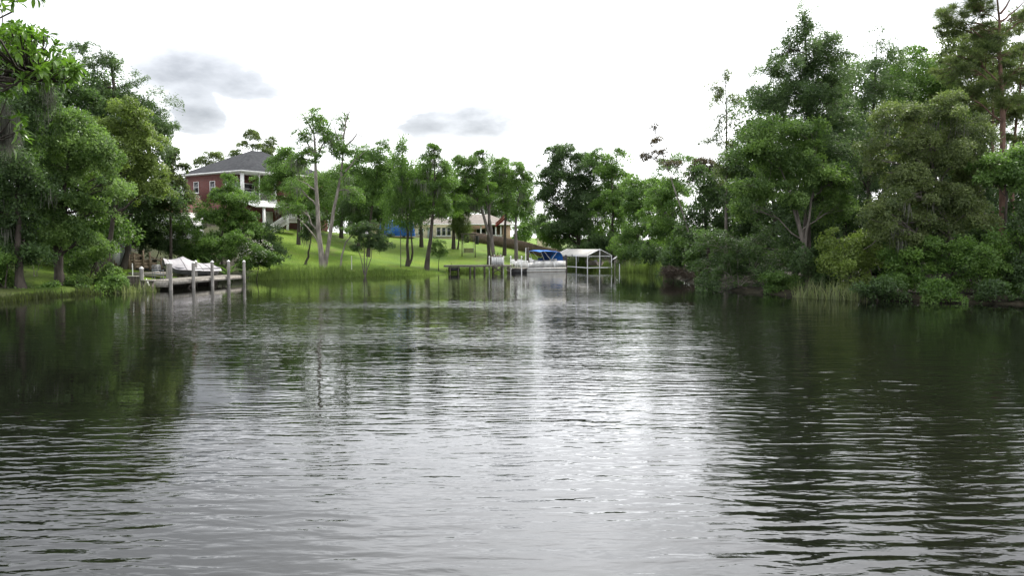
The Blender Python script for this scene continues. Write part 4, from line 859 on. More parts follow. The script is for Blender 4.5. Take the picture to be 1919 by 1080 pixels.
tree('oak_tree', 'lower olive green oak drooping toward the water with a dead branch', 1785, 43.6, [(1715, 365, 48, 22), (1770, 372, 55, 30), (1830, 390, 42, 30), (1665, 385, 42, 22), (1725, 405, 58, 24), (1655, 425, 42, 20), (1640, 405, 32, 18), (1790, 420, 50, 28), (1700, 440, 36, 18), (1730, 455, 24, 14)],
     trunk=[(1785, 0), (1790, 470), (1778, 430), (1765, 390), (1745, 360)], r0=.2, extra=[[(1770, 410), (1700, 418), (1655, 425), (1640, 455), (1618, 468)], [(1720, 420), (1715, 440), (1726, 472)]], moss=8, **OLV)
PN = dict(style='pine', mat='leaf_olive', leaf=(.32, .022), lpc=95, clump=.5, bark='bark_pine', dens=1.15)
tree('pine_tree', 'tallest red barked pine at the right edge with windswept branches', 1880, 52, [(1790, 42, 34, 22), (1830, 12, 40, 22), (1770, 30, 22, 14), (1850, 60, 45, 26), (1815, 95, 45, 22), (1900, 40, 32, 25), (1870, 110, 40, 22), (1790, 130, 40, 22), (1840, 155, 42, 22), (1800, 175, 34, 18), (1905, 130, 30, 22), (1860, -40, 60, 25), (1890, 190, 25, 15)],
     trunk=[(1880, 0), (1880, 250), (1873, 80), (1868, -70)], r0=.24, extra=[[(1875, 40), (1900, 22), (1925, -4)], [(1876, 70), (1905, 45), (1935, 30)], [(1872, 55), (1830, 42), (1790, 52)], [(1875, 25), (1890, 5), (1900, -20)]], **PN)
tree('pine_tree', 'slimmer red barked pine just left of the tallest pine', 1860, 56, [(1845, 200, 26, 16), (1880, 215, 24, 16), (1860, 150, 32, 20), (1845, 100, 34, 22), (1835, 240, 18, 10), (1860, 60, 30, 20)], trunk=[(1860, 0), (1861, 250), (1860, 60)], r0=.17, **PN)
tree('pine_tree', 'thin leaning pine at the far right picture edge', 1895, 56, [(1910, 210, 28, 18), (1930, 150, 40, 25), (1905, 255, 20, 10), (1920, 90, 36, 24)], trunk=[(1895, 0), (1898, 300), (1912, 150), (1918, 70)], r0=.15, **PN)
tree('broadleaf_tree', 'vivid green low tree at the right picture edge under the pines', 1890, 43, [(1880, 305, 45, 20), (1930, 300, 40, 24), (1850, 330, 34, 14), (1900, 335, 45, 18)], r0=.14, mat='leaf_bright', clump=.5, lpc=110)
# dark inner wood behind the front trees
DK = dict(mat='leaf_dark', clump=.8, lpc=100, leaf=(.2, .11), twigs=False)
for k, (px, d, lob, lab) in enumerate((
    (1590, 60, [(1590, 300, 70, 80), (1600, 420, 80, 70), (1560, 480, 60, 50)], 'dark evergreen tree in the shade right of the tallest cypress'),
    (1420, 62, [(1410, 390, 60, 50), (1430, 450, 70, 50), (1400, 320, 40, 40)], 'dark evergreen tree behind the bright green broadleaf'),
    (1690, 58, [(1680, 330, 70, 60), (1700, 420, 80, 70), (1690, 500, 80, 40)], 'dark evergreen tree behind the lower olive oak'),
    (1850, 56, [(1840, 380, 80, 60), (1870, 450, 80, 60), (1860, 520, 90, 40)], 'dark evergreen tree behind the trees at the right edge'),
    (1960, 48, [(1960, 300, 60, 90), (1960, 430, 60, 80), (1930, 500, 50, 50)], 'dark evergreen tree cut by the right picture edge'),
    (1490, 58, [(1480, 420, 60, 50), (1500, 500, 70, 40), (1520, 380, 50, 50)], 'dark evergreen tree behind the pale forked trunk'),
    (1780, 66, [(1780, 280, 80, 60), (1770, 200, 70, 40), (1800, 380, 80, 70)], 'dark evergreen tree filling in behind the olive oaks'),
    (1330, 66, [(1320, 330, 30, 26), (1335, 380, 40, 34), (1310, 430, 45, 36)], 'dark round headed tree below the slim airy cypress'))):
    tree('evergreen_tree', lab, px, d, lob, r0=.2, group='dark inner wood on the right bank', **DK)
# understory at the water
shrub('shrub', 'low dark shrub spreading over the water right of the cove', 1385, 51.5, [(1345, 505, 45, 30), (1400, 515, 50, 28), (1440, 500, 40, 30), (1370, 470, 50, 25), (1420, 540, 40, 14), (1360, 535, 36, 14), (1330, 460, 40, 30), (1430, 455, 50, 30)], mat='leaf_dark', style='cypress', leaf=(.16, .05), clump=.6, extra=[[(1365, 440), (1390, 455), (1420, 478)], [(1398, 450), (1404, 490), (1405, 525)], [(1410, 455), (1425, 448), (1438, 458)]], bark='bark_pale')
shrub('shrub', 'small bright green shrub left of the tall right bank reeds', 1462, 48.3, [(1455, 525, 28, 20), (1478, 535, 26, 18), (1445, 545, 20, 10)], mat='leaf_bright')
shrub('shrub', 'yellow green layered shrub right of the tall reeds', 1600, 45.2, [(1575, 475, 36, 18), (1620, 455, 50, 22), (1590, 500, 48, 18), (1640, 490, 40, 20), (1555, 490, 22, 14), (1600, 525, 40, 12), (1560, 440, 34, 14)], mat='leaf_yellow', clump=.5)
shrub('shrub', 'dense mid green shrub in front of the lower olive oak', 1700, 43.4, [(1690, 480, 34, 20), (1730, 490, 36, 22), (1700, 520, 46, 20), (1745, 530, 34, 16), (1665, 530, 28, 18), (1760, 465, 40, 22)], mat='leaf_mid')
shrub('shrub', 'leafy dark green shrub overhanging water at lower right', 1840, 42.4, [(1810, 470, 46, 26), (1860, 500, 44, 30), (1830, 520, 40, 26), (1800, 540, 26, 12), (1870, 535, 30, 16), (1780, 500, 26, 20), (1880, 450, 40, 30)], mat='leaf_mid', clump=.5)
shrub('shrub', 'shaded shrub at the right picture edge below the vivid tree', 1915, 42.0, [(1910, 480, 30, 40), (1930, 530, 40, 25), (1935, 420, 40, 40)], mat='leaf_dark')
shrub('shrub', 'dark leafy shrub behind the reeds below the pale forked trunk', 1540, 47, [(1530, 505, 34, 22), (1560, 530, 30, 16), (1515, 475, 30, 20)], mat='leaf_dark')
shrub('shrub', 'brown leafless thicket at the corner of the cove', 1265, 64, [(1262, 508, 26, 13), (1288, 514, 20, 12), (1245, 506, 14, 8)], mat='leaf_brown', leaf=(.2, .02), clump=.4)
shrub('shrub', 'bright leafy shrub at the cove beside the brown thicket', 1285, 66, [(1290, 470, 24, 14), (1270, 455, 26, 14), (1300, 490, 22, 12)], mat='leaf_bright')
for px, d, lob, lab, mt_ in (
    (1650, 41.9, [(1640, 551, 26, 9), (1680, 554, 24, 9), (1620, 540, 20, 10), (1660, 530, 26, 10)], 'low shrub touching the water right of the yellow green shrub', 'leaf_dark'),
    (1770, 41.0, [(1750, 556, 24, 9), (1785, 558, 24, 9), (1760, 535, 26, 10)], 'low shrub touching the water under the leaning oak trunk', 'leaf_mid'),
    (1870, 40.2, [(1850, 561, 26, 9), (1890, 562, 26, 9), (1870, 540, 30, 12)], 'low shrub touching the water near the right edge', 'leaf_dark'),
    (1930, 39.6, [(1925, 563, 24, 10), (1945, 545, 26, 14)], 'low shrub touching the water at the right picture edge', 'leaf_dark'),
    (1400, 50.4, [(1345, 545, 22, 8), (1385, 548, 26, 8), (1425, 550, 24, 8), (1320, 532, 20, 10)], 'low shrub touching the water below the dark spreading shrub', 'leaf_dark')):
    shrub('shrub', lab, px, d, lob, mat=mt_, group='low shrubs along the right waterline')
tree('evergreen_tree', 'dark undergrowth closing the back of the cove', 1240, 90, [(1225, 465, 50, 24), (1270, 470, 40, 24), (1250, 440, 40, 26), (1240, 490, 50, 12)], r0=.12, **DK)
tree('evergreen_tree', 'dark undergrowth tree at the inner corner of the cove', 1300, 74, [(1290, 440, 34, 26), (1300, 480, 36, 26), (1270, 490, 34, 18), (1330, 500, 40, 22), (1330, 450, 40, 30)], r0=.14, **DK)
tree('evergreen_tree', 'dark undergrowth tree behind the spreading shrub by the cove', 1370, 68, [(1360, 430, 44, 36), (1380, 490, 50, 30), (1340, 510, 40, 18), (1420, 500, 46, 30)], r0=.14, **DK)
# cove and middle distance
tree('leaning_tree', 'thin leaning tree with rusty leaf tufts against the sky', 1300, 66, [(1226, 240, 9, 10), (1232, 262, 13, 12), (1240, 285, 16, 12), (1205, 290, 16, 5), (1222, 296, 18, 7), (1255, 305, 20, 10)], trunk=[(1300, 0), (1292, 440), (1262, 350), (1240, 290), (1222, 232)], r0=.10, mat='leaf_russet', clump=.32, lpc=13, leaf=(.15, .08), bark='bark_pale', dens=1.0)
tree('broadleaf_tree', 'rusty leaved tree below the leaning trunk at the cove', 1312, 68, [(1310, 305, 28, 10), (1325, 318, 32, 14), (1300, 328, 20, 10), (1330, 345, 26, 14)], trunk=[(1312, 0), (1312, 420), (1314, 300)], r0=.1, mat='leaf_russet', clump=.45, lpc=70, leaf=(.16, .08), dens=.9)
tree('broadleaf_tree', 'pale green tree in the cove behind the leaning trunk', 1268, 78, [(1240, 360, 34, 26), (1262, 340, 26, 20), (1230, 400, 40, 34), (1275, 385, 36, 34), (1260, 430, 45, 30), (1255, 310, 26, 12), (1280, 300, 30, 8)], r0=.16, mat='leaf_mid', clump=.65, bark='bark_pale')
MD = dict(clump=.8, lpc=105, leaf=(.19, .11))
tree('broadleaf_tree', 'large dark spreading tree behind the white boat shelter', 1085, 104, [(1022, 335, 22, 24), (1012, 372, 18, 12), (1050, 435, 50, 16), (1030, 420, 30, 14), (1035, 285, 24, 20), (1062, 292, 30, 20), (1090, 305, 32, 22), (1035, 320, 28, 18), (1070, 335, 45, 26), (1115, 320, 36, 26), (1030, 355, 24, 14), (1065, 378, 48, 28), (1110, 370, 45, 32), (1040, 400, 30, 20), (1085, 415, 55, 24)], stems=[[(1085, 0), (1085, 420), (1078, 350), (1065, 290)], [(1105, 480), (1106, 420), (1112, 340)]], r0=.34, mat='leaf_dark', **MD)
tree('broadleaf_tree', 'mid green tree right of the large dark spreading tree', 1150, 100, [(1140, 310, 30, 22), (1120, 295, 22, 12), (1160, 350, 36, 30), (1140, 390, 40, 30), (1150, 435, 45, 24), (1158, 290, 10, 9)], r0=.22, mat='leaf_mid', extra=[[(1155, 330), (1155, 300), (1158, 282)]], **MD)
tree('broadleaf_tree', 'sunlit yellow green tree at the back of the cove', 1195, 93, [(1190, 350, 30, 22), (1205, 385, 34, 28), (1180, 390, 26, 22), (1200, 430, 40, 24), (1180, 450, 30, 18), (1215, 345, 18, 12)], r0=.2, mat='leaf_bright', bark='bark_pale', **MD)
for k, (px, d, lob, lab, mt_) in enumerate((
    (1125, 97, [(1120, 455, 34, 20), (1150, 465, 30, 16), (1100, 470, 24, 14)], 'dark undergrowth bush behind the boat shelter roof', 'leaf_dark'),
    (1180, 90, [(1170, 470, 30, 18), (1200, 475, 30, 16)], 'leafy undergrowth bush behind the cove reeds', 'leaf_mid'),
    (1230, 82, [(1225, 465, 34, 22), (1250, 475, 26, 18), (1215, 485, 20, 12)], 'shaded undergrowth bush at the back of the cove', 'leaf_dark'),
    (1040, 104, [(1020, 445, 20, 14), (1045, 455, 26, 12)], 'bush below the pale cottage at the fence end', 'leaf_mid'),
    (1160, 108, [(1150, 460, 60, 26), (1090, 450, 50, 24), (1210, 460, 50, 26)], 'dark woodland edge bush behind the cove trees', 'leaf_dark'))):
    shrub('shrub', lab, px, d, lob, mat=mt_, clump=.65, leaf=(.18, .1), group='undergrowth around the cove')
# far trees
FAR = dict(clump=1.1, lpc=80, leaf=(.28, .17), twigs=False, r0=.25)
for k, (px, d, lob, lab, mt_) in enumerate((
    (985, 140, [(985, 420, 26, 22), (975, 445, 26, 16)], 'mid green tree right of the columned porch house', 'leaf_mid'),
    (1010, 160, [(1012, 410, 16, 14), (1000, 425, 22, 14)], 'far tree in the gap between houses and dark tree', 'leaf_bright'),
    (1035, 150, [(1035, 430, 24, 20)], 'far tree above the pale cottage', 'leaf_mid'),
    (905, 150, [(900, 360, 50, 40), (930, 390, 40, 30)], 'far tree behind the columned porch house', 'leaf_dark'),
    (820, 150, [(810, 370, 60, 40), (850, 390, 45, 30)], 'far tree behind the low cream house', 'leaf_dark'),
    (730, 150, [(720, 360, 60, 40), (690, 390, 50, 30)], 'far tree behind the blue tarp', 'leaf_mid'),
    (640, 140, [(640, 370, 50, 40), (600, 390, 50, 40), (655, 410, 40, 20)], 'far tree right of the brick house', 'leaf_mid'),
    (1110, 150, [(1100, 400, 60, 40), (1180, 380, 60, 50), (1240, 370, 50, 40)], 'far tree mass behind the cove', 'leaf_dark'))):
    tree('far_tree', lab, px, d, lob, mat=mt_, group='far trees behind the houses', **FAR)
# ------------------------------------------------------------------ lawn trees
tree('snag_tree', 'pale twin trunked tree with bare upper branches on the lawn edge', 606, 74, [(585, 215, 22, 16), (600, 240, 30, 20), (572, 255, 20, 16), (640, 225, 16, 14), (622, 262, 26, 16), (590, 285, 36, 18), (640, 280, 26, 18), (560, 300, 26, 14), (660, 285, 20, 10), (548, 350, 26, 12), (660, 355, 24, 14), (630, 330, 22, 12), (545, 385, 26, 14)],
     stems=[[(606, 0), (598, 450), (594, 380), (592, 310), (588, 250), (582, 205)], [(612, None), (616, 460), (626, 385), (640, 330), (644, 270), (648, 215)]], r0=.28, mat='leaf_mid', clump=.42, lpc=34, leaf=(.16, .07), bark='bark_pale', dens=1.1, moss=16,
     extra=[[(604, 470), (588, 440), (560, 410), (530, 388)], [(642, 260), (652, 215), (668, 188)], [(644, 280), (670, 250), (690, 262)], [(590, 290), (570, 260), (545, 212)], [(592, 300), (610, 260), (625, 210)], [(640, 330), (665, 300), (690, 280)], [(588, 250), (575, 225), (562, 208)], [(640, 290), (630, 250), (622, 220)], [(594, 360), (575, 345), (555, 335)]])
tree('broadleaf_tree', 'fresh green tree behind the pale twin trunks, beside the brick house', 560, 84, [(520, 300, 26, 18), (545, 320, 40, 28), (515, 345, 34, 26), (560, 355, 38, 24), (535, 285, 22, 12), (600, 340, 36, 26), (590, 385, 30, 16), (545, 388, 26, 14), (568, 405, 20, 12), (575, 375, 26, 16)], r0=.18, mat='leaf_bright', clump=.65, lpc=95)
tree('broadleaf_tree', 'bright green bushy tree right of the pale twin trunks', 690, 86, [(690, 290, 26, 18), (715, 285, 18, 18), (675, 320, 36, 24), (710, 330, 34, 26), (735, 320, 22, 22), (690, 360, 40, 26), (725, 268, 10, 9)], r0=.18, mat='leaf_bright', clump=.6, lpc=95)
tree('droop_tree', 'dark moss hung tree left of the blue tarp', 672, 92, [(660, 385, 26, 22), (690, 395, 36, 26), (715, 395, 30, 24), (660, 410, 24, 14)], r0=.2, mat='leaf_dark', style='droop', clump=.6, moss=22)
LW = dict(mat='leaf_mid', clump=.55, lpc=100, leaf=(.15, .07), moss=26)
tree('droop_tree', 'dark tree with hanging strands over the blue tarp', 763, 82, [(755, 275, 10, 12), (752, 310, 20, 20), (770, 335, 28, 24), (745, 350, 26, 26), (765, 375, 36, 26), (740, 390, 24, 22), (785, 395, 20, 20), (758, 412, 30, 14)], stems=[[(763, 0), (764, 450), (762, 380), (756, 300)], [(774, None), (774, 480), (770, 430), (766, 390)]], r0=.19, style='droop', **LW)
tree('lawn_tree', 'tree with dark leaning trunk right of the blue tarp', 799, 80, [(812, 275, 14, 14), (806, 300, 22, 18), (825, 310, 20, 18), (800, 335, 28, 22), (825, 345, 26, 22), (812, 375, 34, 22), (790, 395, 20, 16), (830, 390, 20, 16)], trunk=[(799, 0), (806, 450), (812, 400), (815, 340), (812, 268)], r0=.24, **LW)
tree('lawn_tree', 'tree with two leaning grey trunks left of the white cabinet', 928, 87.5, [(905, 285, 16, 12), (890, 305, 22, 18), (862, 305, 18, 14), (875, 335, 34, 24), (905, 335, 28, 24), (850, 350, 26, 24), (890, 365, 34, 20), (862, 385, 30, 16)], stems=[[(928, 0), (920, 450), (905, 400), (890, 360), (880, 320)], [(927, None), (922, 450), (918, 410), (915, 360), (905, 300)]], r0=.26, bark='bark_grey', extra=[[(916, 400), (912, 380), (905, 368)], [(915, 395), (925, 375), (930, 360)]], **LW)
tree('weeping_tree', 'soft green drooping tree in front of the low cream house', 858, 100, [(868, 390, 20, 16), (862, 415, 22, 20), (866, 438, 18, 12)], r0=.1, mat='leaf_olive', style='droop', clump=.5, lpc=110, leaf=(.16, .05))
tree('lawn_tree', 'tree with straight dark trunk between the flag and leaning trunks', 917, 91, [(935, 300, 18, 12), (945, 325, 26, 20), (925, 350, 26, 20), (960, 350, 26, 20), (940, 380, 28, 14)], trunk=[(917, 0), (915, 440), (916, 380), (932, 320)], r0=.24, mat='leaf_mid', clump=.55, lpc=95, leaf=(.15, .07), moss=14)
tree('lawn_tree', 'airy tree with rough grey trunk left of the tall white pipe', 967, 90, [(975, 315, 16, 12), (990, 330, 16, 12), (960, 330, 16, 12), (980, 355, 22, 14), (950, 390, 24, 12), (985, 380, 16, 12), (970, 400, 14, 8)], trunk=[(967, 0), (966, 450), (968, 400), (975, 340)], r0=.26, mat='leaf_mid', clump=.5, lpc=70, bark='bark_grey', leaf=(.15, .08), moss=6)
tree('crape_myrtle', 'multi stemmed small tree with light stems at the lawn shore', 684, 74, [(690, 420, 26, 12), (675, 435, 26, 14), (705, 440, 26, 12), (715, 458, 20, 6), (690, 455, 30, 10), (660, 462, 14, 6)], stems=[[(684, 0), (682, 470), (676, 430)], [(686, None), (690, 470), (695, 430)], [(681, None), (672, 470), (664, 445)], [(688, None), (698, 470), (708, 440)]], r0=.06, mat='leaf_dark', clump=.35, lpc=50, bark='bark_grey', leaf=(.13, .07))
tree('sapling', 'small round young tree alone on the lawn', 822, 81.5, [(822, 458, 15, 9), (815, 470, 12, 8), (829, 472, 12, 8)], r0=.04, mat='leaf_mid', clump=.3, lpc=40, leaf=(.12, .06))
tree('bent_tree', 'bent pale trunk with sparse twigs beside the crape myrtle', 637, 74, [(660, 435, 14, 6), (675, 425, 14, 7), (650, 428, 12, 6)], trunk=[(637, 0), (640, 480), (648, 455), (662, 438), (680, 425)], r0=.11, mat='leaf_mid', clump=.3, lpc=30, bark='bark_pale', leaf=(.13, .06), extra=[[(655, 445), (665, 430), (655, 425)]])
tree('bent_tree', 'short dark leaning trunk left of the pale twin trunks', 573, 76, [(585, 425, 16, 10), (578, 440, 12, 10), (590, 405, 16, 10)], trunk=[(573, 0), (580, 465), (586, 430)], r0=.13, mat='leaf_dark', clump=.35, lpc=45, moss=6)
# ------------------------------------------------------------------ left middle: in front of and behind the brick house
tree('broadleaf_tree', 'leafy green tree standing in front of the brick house porch', 418, 68, [(428, 330, 12, 10), (432, 350, 24, 14), (405, 362, 16, 12), (440, 370, 32, 18), (415, 385, 30, 22), (455, 395, 28, 24), (395, 410, 30, 20), (435, 420, 36, 22), (470, 425, 20, 18), (410, 445, 36, 18)], stems=[[(418, 0), (414, 450), (420, 420), (432, 345)], [(440, None), (441, 450), (444, 400)]], r0=.1, mat='leaf_mid', clump=.5, lpc=90, bark='bark_grey')
shrub('shrub', 'dark rounded shrub left of the tree before the brick house', 350, 66, [(355, 415, 26, 20), (345, 440, 34, 22), (375, 450, 30, 22), (365, 470, 34, 16)], mat='leaf_mid', clump=.5)
shrub('shrub', 'dark shrub right of the flowering bush on the lawn slope', 505, 69, [(500, 440, 20, 22), (510, 470, 22, 16), (490, 455, 24, 18), (520, 485, 14, 10)], mat='leaf_dark', clump=.45)
fl = shrub('flowering_bush', 'bush covered in small white blossoms behind the dock end', 478, 65.5, [(455, 470, 24, 14), (485, 465, 28, 14), (475, 490, 36, 16), (505, 485, 20, 12)], mat='leaf_mid', clump=.4)
def blossoms(root, lobes, d, n=420):
    b0 = np.array(root.location); C = []
    for l in lobes:
        c = P(l[0], l[1], d); v = unit(rng.normal(0, 1, (n // len(lobes), 3))); v[:, 1] = -np.abs(v[:, 1]); C.append(c + v * np.array([l[2], l[2], l[3]]) * d / F * rng.uniform(.85, 1.1, (len(v), 1)))
    C = np.vstack(C) - b0; V, Q = leaf_quads(C, rng.normal(0, 1, C.shape), unit(rng.normal(0, .6, C.shape) + (0, -.6, .6)), np.full(len(C), .13), np.full(len(C), .09))
    link('blossoms', mesh_np('blossoms', V, None, Q, tint=hash_tint(len(Q))), 'blossom', root, kind='stuff')
blossoms(fl, [(455, 468, 24, 14), (485, 463, 28, 14), (475, 480, 36, 14)], 65.5)
for (px, d, lob, lab, mt_) in ((392, 112, [(375, 300, 20, 8), (395, 290, 24, 8), (370, 325, 18, 14), (410, 300, 16, 8)], 'sparse tree showing over the left end of the dark roof', 'leaf_olive'),
                               (480, 110, [(470, 252, 22, 9), (490, 270, 26, 9), (455, 268, 18, 7), (505, 285, 22, 10), (440, 285, 20, 6), (510, 262, 12, 8)], 'sparse spreading tree showing above the dark roof peak', 'leaf_olive')):
    tree('roadside_tree', lab, px, d, lob, r0=.16, mat=mt_, clump=.55, lpc=50, leaf=(.2, .11), group='trees behind the brick house', dens=.9)
# ------------------------------------------------------------------ left bank
tree('cypress_tree', 'tall dark topped cypress on the left bank against the sky', 200, 60, [(145, 85, 22, 16), (160, 120, 34, 22), (195, 105, 28, 20), (225, 120, 20, 16), (240, 160, 32, 22), (210, 165, 40, 26), (275, 185, 26, 20), (295, 205, 18, 14), (270, 225, 36, 24), (305, 240, 18, 26), (310, 275, 14, 16), (230, 230, 50, 34), (170, 180, 50, 36)], trunk=[(200, 0), (205, 300), (215, 150), (200, 95)], r0=.3, style='cypress', mat='leaf_cypress', leaf=(.17, .05), lpc=120, clump=.7)
tree('broadleaf_tree', 'yellow green sunlit tree in the middle of the left bank', 190, 55, [(235, 205, 38, 16), (268, 225, 26, 18), (215, 240, 55, 26), (270, 265, 36, 24), (240, 285, 50, 24), (280, 310, 34, 22), (225, 320, 50, 20), (300, 345, 26, 18), (255, 352, 46, 16)], r0=.2, mat='leaf_yellow', clump=.55, lpc=105, dens=1.15)
tree('oak_tree', 'mid green oak with spreading limbs in front of the left bank', 112, 48.6, [(130, 225, 46, 22), (170, 260, 50, 26), (110, 275, 50, 28), (190, 300, 46, 22), (140, 320, 60, 26), (85, 320, 40, 30), (200, 345, 46, 18), (150, 370, 50, 22), (95, 385, 50, 28), (185, 395, 40, 18), (140, 420, 50, 20), (80, 440, 46, 24), (170, 445, 36, 16)], stems=[[(112, 0), (110, 480), (112, 400), (125, 330), (135, 240)], [(105, None), (102, 490), (100, 430), (95, 350)]], r0=.28, mat='leaf_fresh', clump=.55, lpc=105, bark='bark_dark', extra=[[(115, 380), (160, 345), (215, 320)], [(112, 400), (170, 395), (250, 402)], [(215, 400), (235, 390), (250, 372)]])
tree('broadleaf_tree', 'rounded olive green tree right of the left bank oaks by the white outbuilding', 318, 64, [(320, 295, 22, 22), (335, 325, 28, 24), (310, 345, 30, 24), (345, 355, 20, 22), (325, 375, 34, 16), (280, 380, 30, 14)], r0=.14, mat='leaf_olive', clump=.5, lpc=100)
tree('evergreen_tree', 'dark tree mass at the left picture edge', 38, 46, [(30, 230, 60, 40), (60, 200, 50, 40), (20, 310, 60, 50), (60, 360, 50, 36), (20, 400, 60, 40), (40, 450, 50, 26), (10, 480, 40, 20), (-40, 260, 60, 60), (-50, 380, 60, 60)], trunk=[(38, 0), (35, 480), (30, 350), (40, 200)], r0=.26, moss=14, mat='leaf_dark', clump=.7, lpc=105, leaf=(.17, .09))
tree('evergreen_tree', 'dark tree behind the spreading oak on the left bank', 120, 58, [(90, 160, 60, 40), (120, 220, 70, 50), (60, 260, 60, 60), (150, 300, 80, 50), (80, 370, 80, 50), (180, 380, 70, 36), (140, 440, 80, 30)], r0=.25, **DK)
tree('evergreen_tree', 'dark tree between the yellow green tree and the outbuilding', 262, 66, [(250, 330, 40, 36), (270, 380, 50, 36), (290, 420, 46, 26), (240, 420, 40, 26), (310, 440, 40, 22)], r0=.18, **DK)
tree('evergreen_tree', 'dark tree farther back at the left picture edge', -30, 60, [(-30, 200, 90, 80), (-20, 340, 90, 80), (-10, 450, 90, 50)], r0=.25, **DK)
tree('evergreen_tree', 'shaded tree behind the left bank lawn patch', 60, 68, [(60, 440, 90, 40), (160, 440, 70, 40), (0, 430, 90, 50), (60, 480, 80, 20)], r0=.2, **DK)
shrub('shrub', 'big leafy shrub at the water right of the left bank trunk', 165, 50.5, [(140, 500, 26, 18), (170, 490, 34, 22), (200, 505, 24, 18), (160, 525, 36, 14), (190, 530, 34, 12), (130, 530, 20, 10), (205, 470, 22, 20), (215, 520, 18, 14), (185, 545, 40, 7), (130, 548, 30, 6)], mat='leaf_fresh', clump=.42)
shrub('shrub', 'dark shrub overhanging the dock lawn above the timber terrace', 285, 66.5, [(260, 440, 26, 18), (290, 450, 34, 16), (325, 455, 30, 18), (340, 470, 24, 12)], mat='leaf_dark', clump=.5)
shrub('shrub', 'leafy shrub at the left picture edge on the bank', 8, 45.5, [(5, 500, 22, 14), (-20, 515, 30, 18), (15, 485, 20, 8)], mat='leaf_mid')
tree('sapling', 'pale v shaped bare sapling on the left bank lawn', 66, 50, [(60, 478, 4, 3), (73, 482, 4, 3)], stems=[[(66, 0), (63, 505), (58, 485)], [(66, None), (70, 505), (75, 488)]], r0=.035, mat='leaf_mid', clump=.12, lpc=6, bark='bark_pale', twigs=False)

# backing masses that close the tree walls
BK = dict(dens=1.25, clump=.95, lpc=62, leaf=(.22, .125), twigs=False, r0=.22)
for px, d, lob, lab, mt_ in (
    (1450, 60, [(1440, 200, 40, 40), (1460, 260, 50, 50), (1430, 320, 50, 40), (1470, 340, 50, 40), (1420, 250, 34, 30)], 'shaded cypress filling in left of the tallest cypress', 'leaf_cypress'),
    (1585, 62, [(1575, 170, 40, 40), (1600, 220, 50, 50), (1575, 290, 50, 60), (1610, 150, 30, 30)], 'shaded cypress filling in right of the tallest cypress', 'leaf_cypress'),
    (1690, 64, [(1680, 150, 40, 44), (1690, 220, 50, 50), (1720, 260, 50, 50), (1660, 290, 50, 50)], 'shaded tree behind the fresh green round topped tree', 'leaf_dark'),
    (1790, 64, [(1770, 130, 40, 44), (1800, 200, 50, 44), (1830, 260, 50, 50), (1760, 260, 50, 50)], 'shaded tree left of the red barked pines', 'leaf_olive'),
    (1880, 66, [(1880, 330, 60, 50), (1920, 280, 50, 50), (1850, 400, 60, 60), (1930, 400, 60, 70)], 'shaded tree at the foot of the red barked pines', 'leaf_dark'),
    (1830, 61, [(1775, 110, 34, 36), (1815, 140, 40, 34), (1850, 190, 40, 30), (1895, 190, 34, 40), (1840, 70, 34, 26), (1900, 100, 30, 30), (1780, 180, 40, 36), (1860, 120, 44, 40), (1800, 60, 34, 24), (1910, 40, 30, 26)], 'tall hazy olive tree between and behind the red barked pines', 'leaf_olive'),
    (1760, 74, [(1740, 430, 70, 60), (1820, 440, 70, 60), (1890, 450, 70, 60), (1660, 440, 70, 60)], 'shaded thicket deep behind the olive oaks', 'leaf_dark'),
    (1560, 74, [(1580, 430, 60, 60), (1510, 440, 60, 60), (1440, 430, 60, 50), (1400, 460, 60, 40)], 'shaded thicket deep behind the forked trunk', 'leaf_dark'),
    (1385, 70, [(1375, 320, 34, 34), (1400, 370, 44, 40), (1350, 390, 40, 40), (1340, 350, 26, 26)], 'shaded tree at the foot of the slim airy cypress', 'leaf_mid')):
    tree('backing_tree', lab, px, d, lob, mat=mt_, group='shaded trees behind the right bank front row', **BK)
for px, d, lob, lab, mt_ in (
    (150, 62, [(110, 150, 50, 40), (170, 160, 50, 40), (220, 200, 55, 45), (270, 240, 40, 40), (150, 230, 80, 50)], 'tall shaded tree closing the left bank skyline', 'leaf_mid'),
    (230, 62, [(200, 310, 70, 50), (280, 320, 45, 40), (300, 370, 40, 30), (240, 380, 60, 30)], 'shaded tree behind the yellow green left bank tree', 'leaf_dark'),
    (30, 56, [(20, 170, 60, 40), (70, 180, 50, 40), (40, 290, 70, 60), (100, 320, 50, 50)], 'shaded tree behind the near magnolia', 'leaf_dark'),
    (185, 57, [(110, 415, 60, 26), (165, 425, 50, 26), (215, 420, 30, 24), (150, 470, 50, 16), (60, 460, 50, 20)], 'low boughs of a shaded tree above the left bank lawn', 'leaf_mid')):
    tree('backing_tree', lab, px, d, lob, mat=mt_, group='shaded trees behind the left bank front row', **BK)
for px, d, lob, lab, mt_ in (
    (640, 97, [(620, 330, 40, 26), (655, 350, 40, 26), (640, 385, 40, 20)], 'soft green tree between the brick house and the blue tarp', 'leaf_fresh'),
    (715, 98, [(705, 320, 36, 26), (735, 345, 36, 26), (715, 380, 36, 20)], 'soft green tree above the blue tarp', 'leaf_mid'),
    (790, 99, [(780, 325, 30, 24), (800, 360, 36, 26), (775, 390, 30, 16)], 'soft green tree behind the dark leaning trunk', 'leaf_mid'),
    (850, 100, [(842, 330, 28, 22), (855, 365, 34, 26), (838, 392, 26, 14)], 'soft green tree left of the two leaning trunks', 'leaf_mid'),
    (945, 101, [(930, 325, 28, 22), (955, 365, 34, 24), (975, 390, 22, 12)], 'soft green tree above the columned porch', 'leaf_mid'),
    (570, 98, [(560, 330, 36, 24), (580, 370, 36, 24), (600, 395, 30, 14)], 'soft green tree beside the brick house stair', 'leaf_fresh')):
    tree('backing_tree', lab, px, d, [(a, b, c * 1.3, e * 1.25) for a, b, c, e in lob], mat=mt_, group='row of soft green trees behind the lawn trees', **BK)
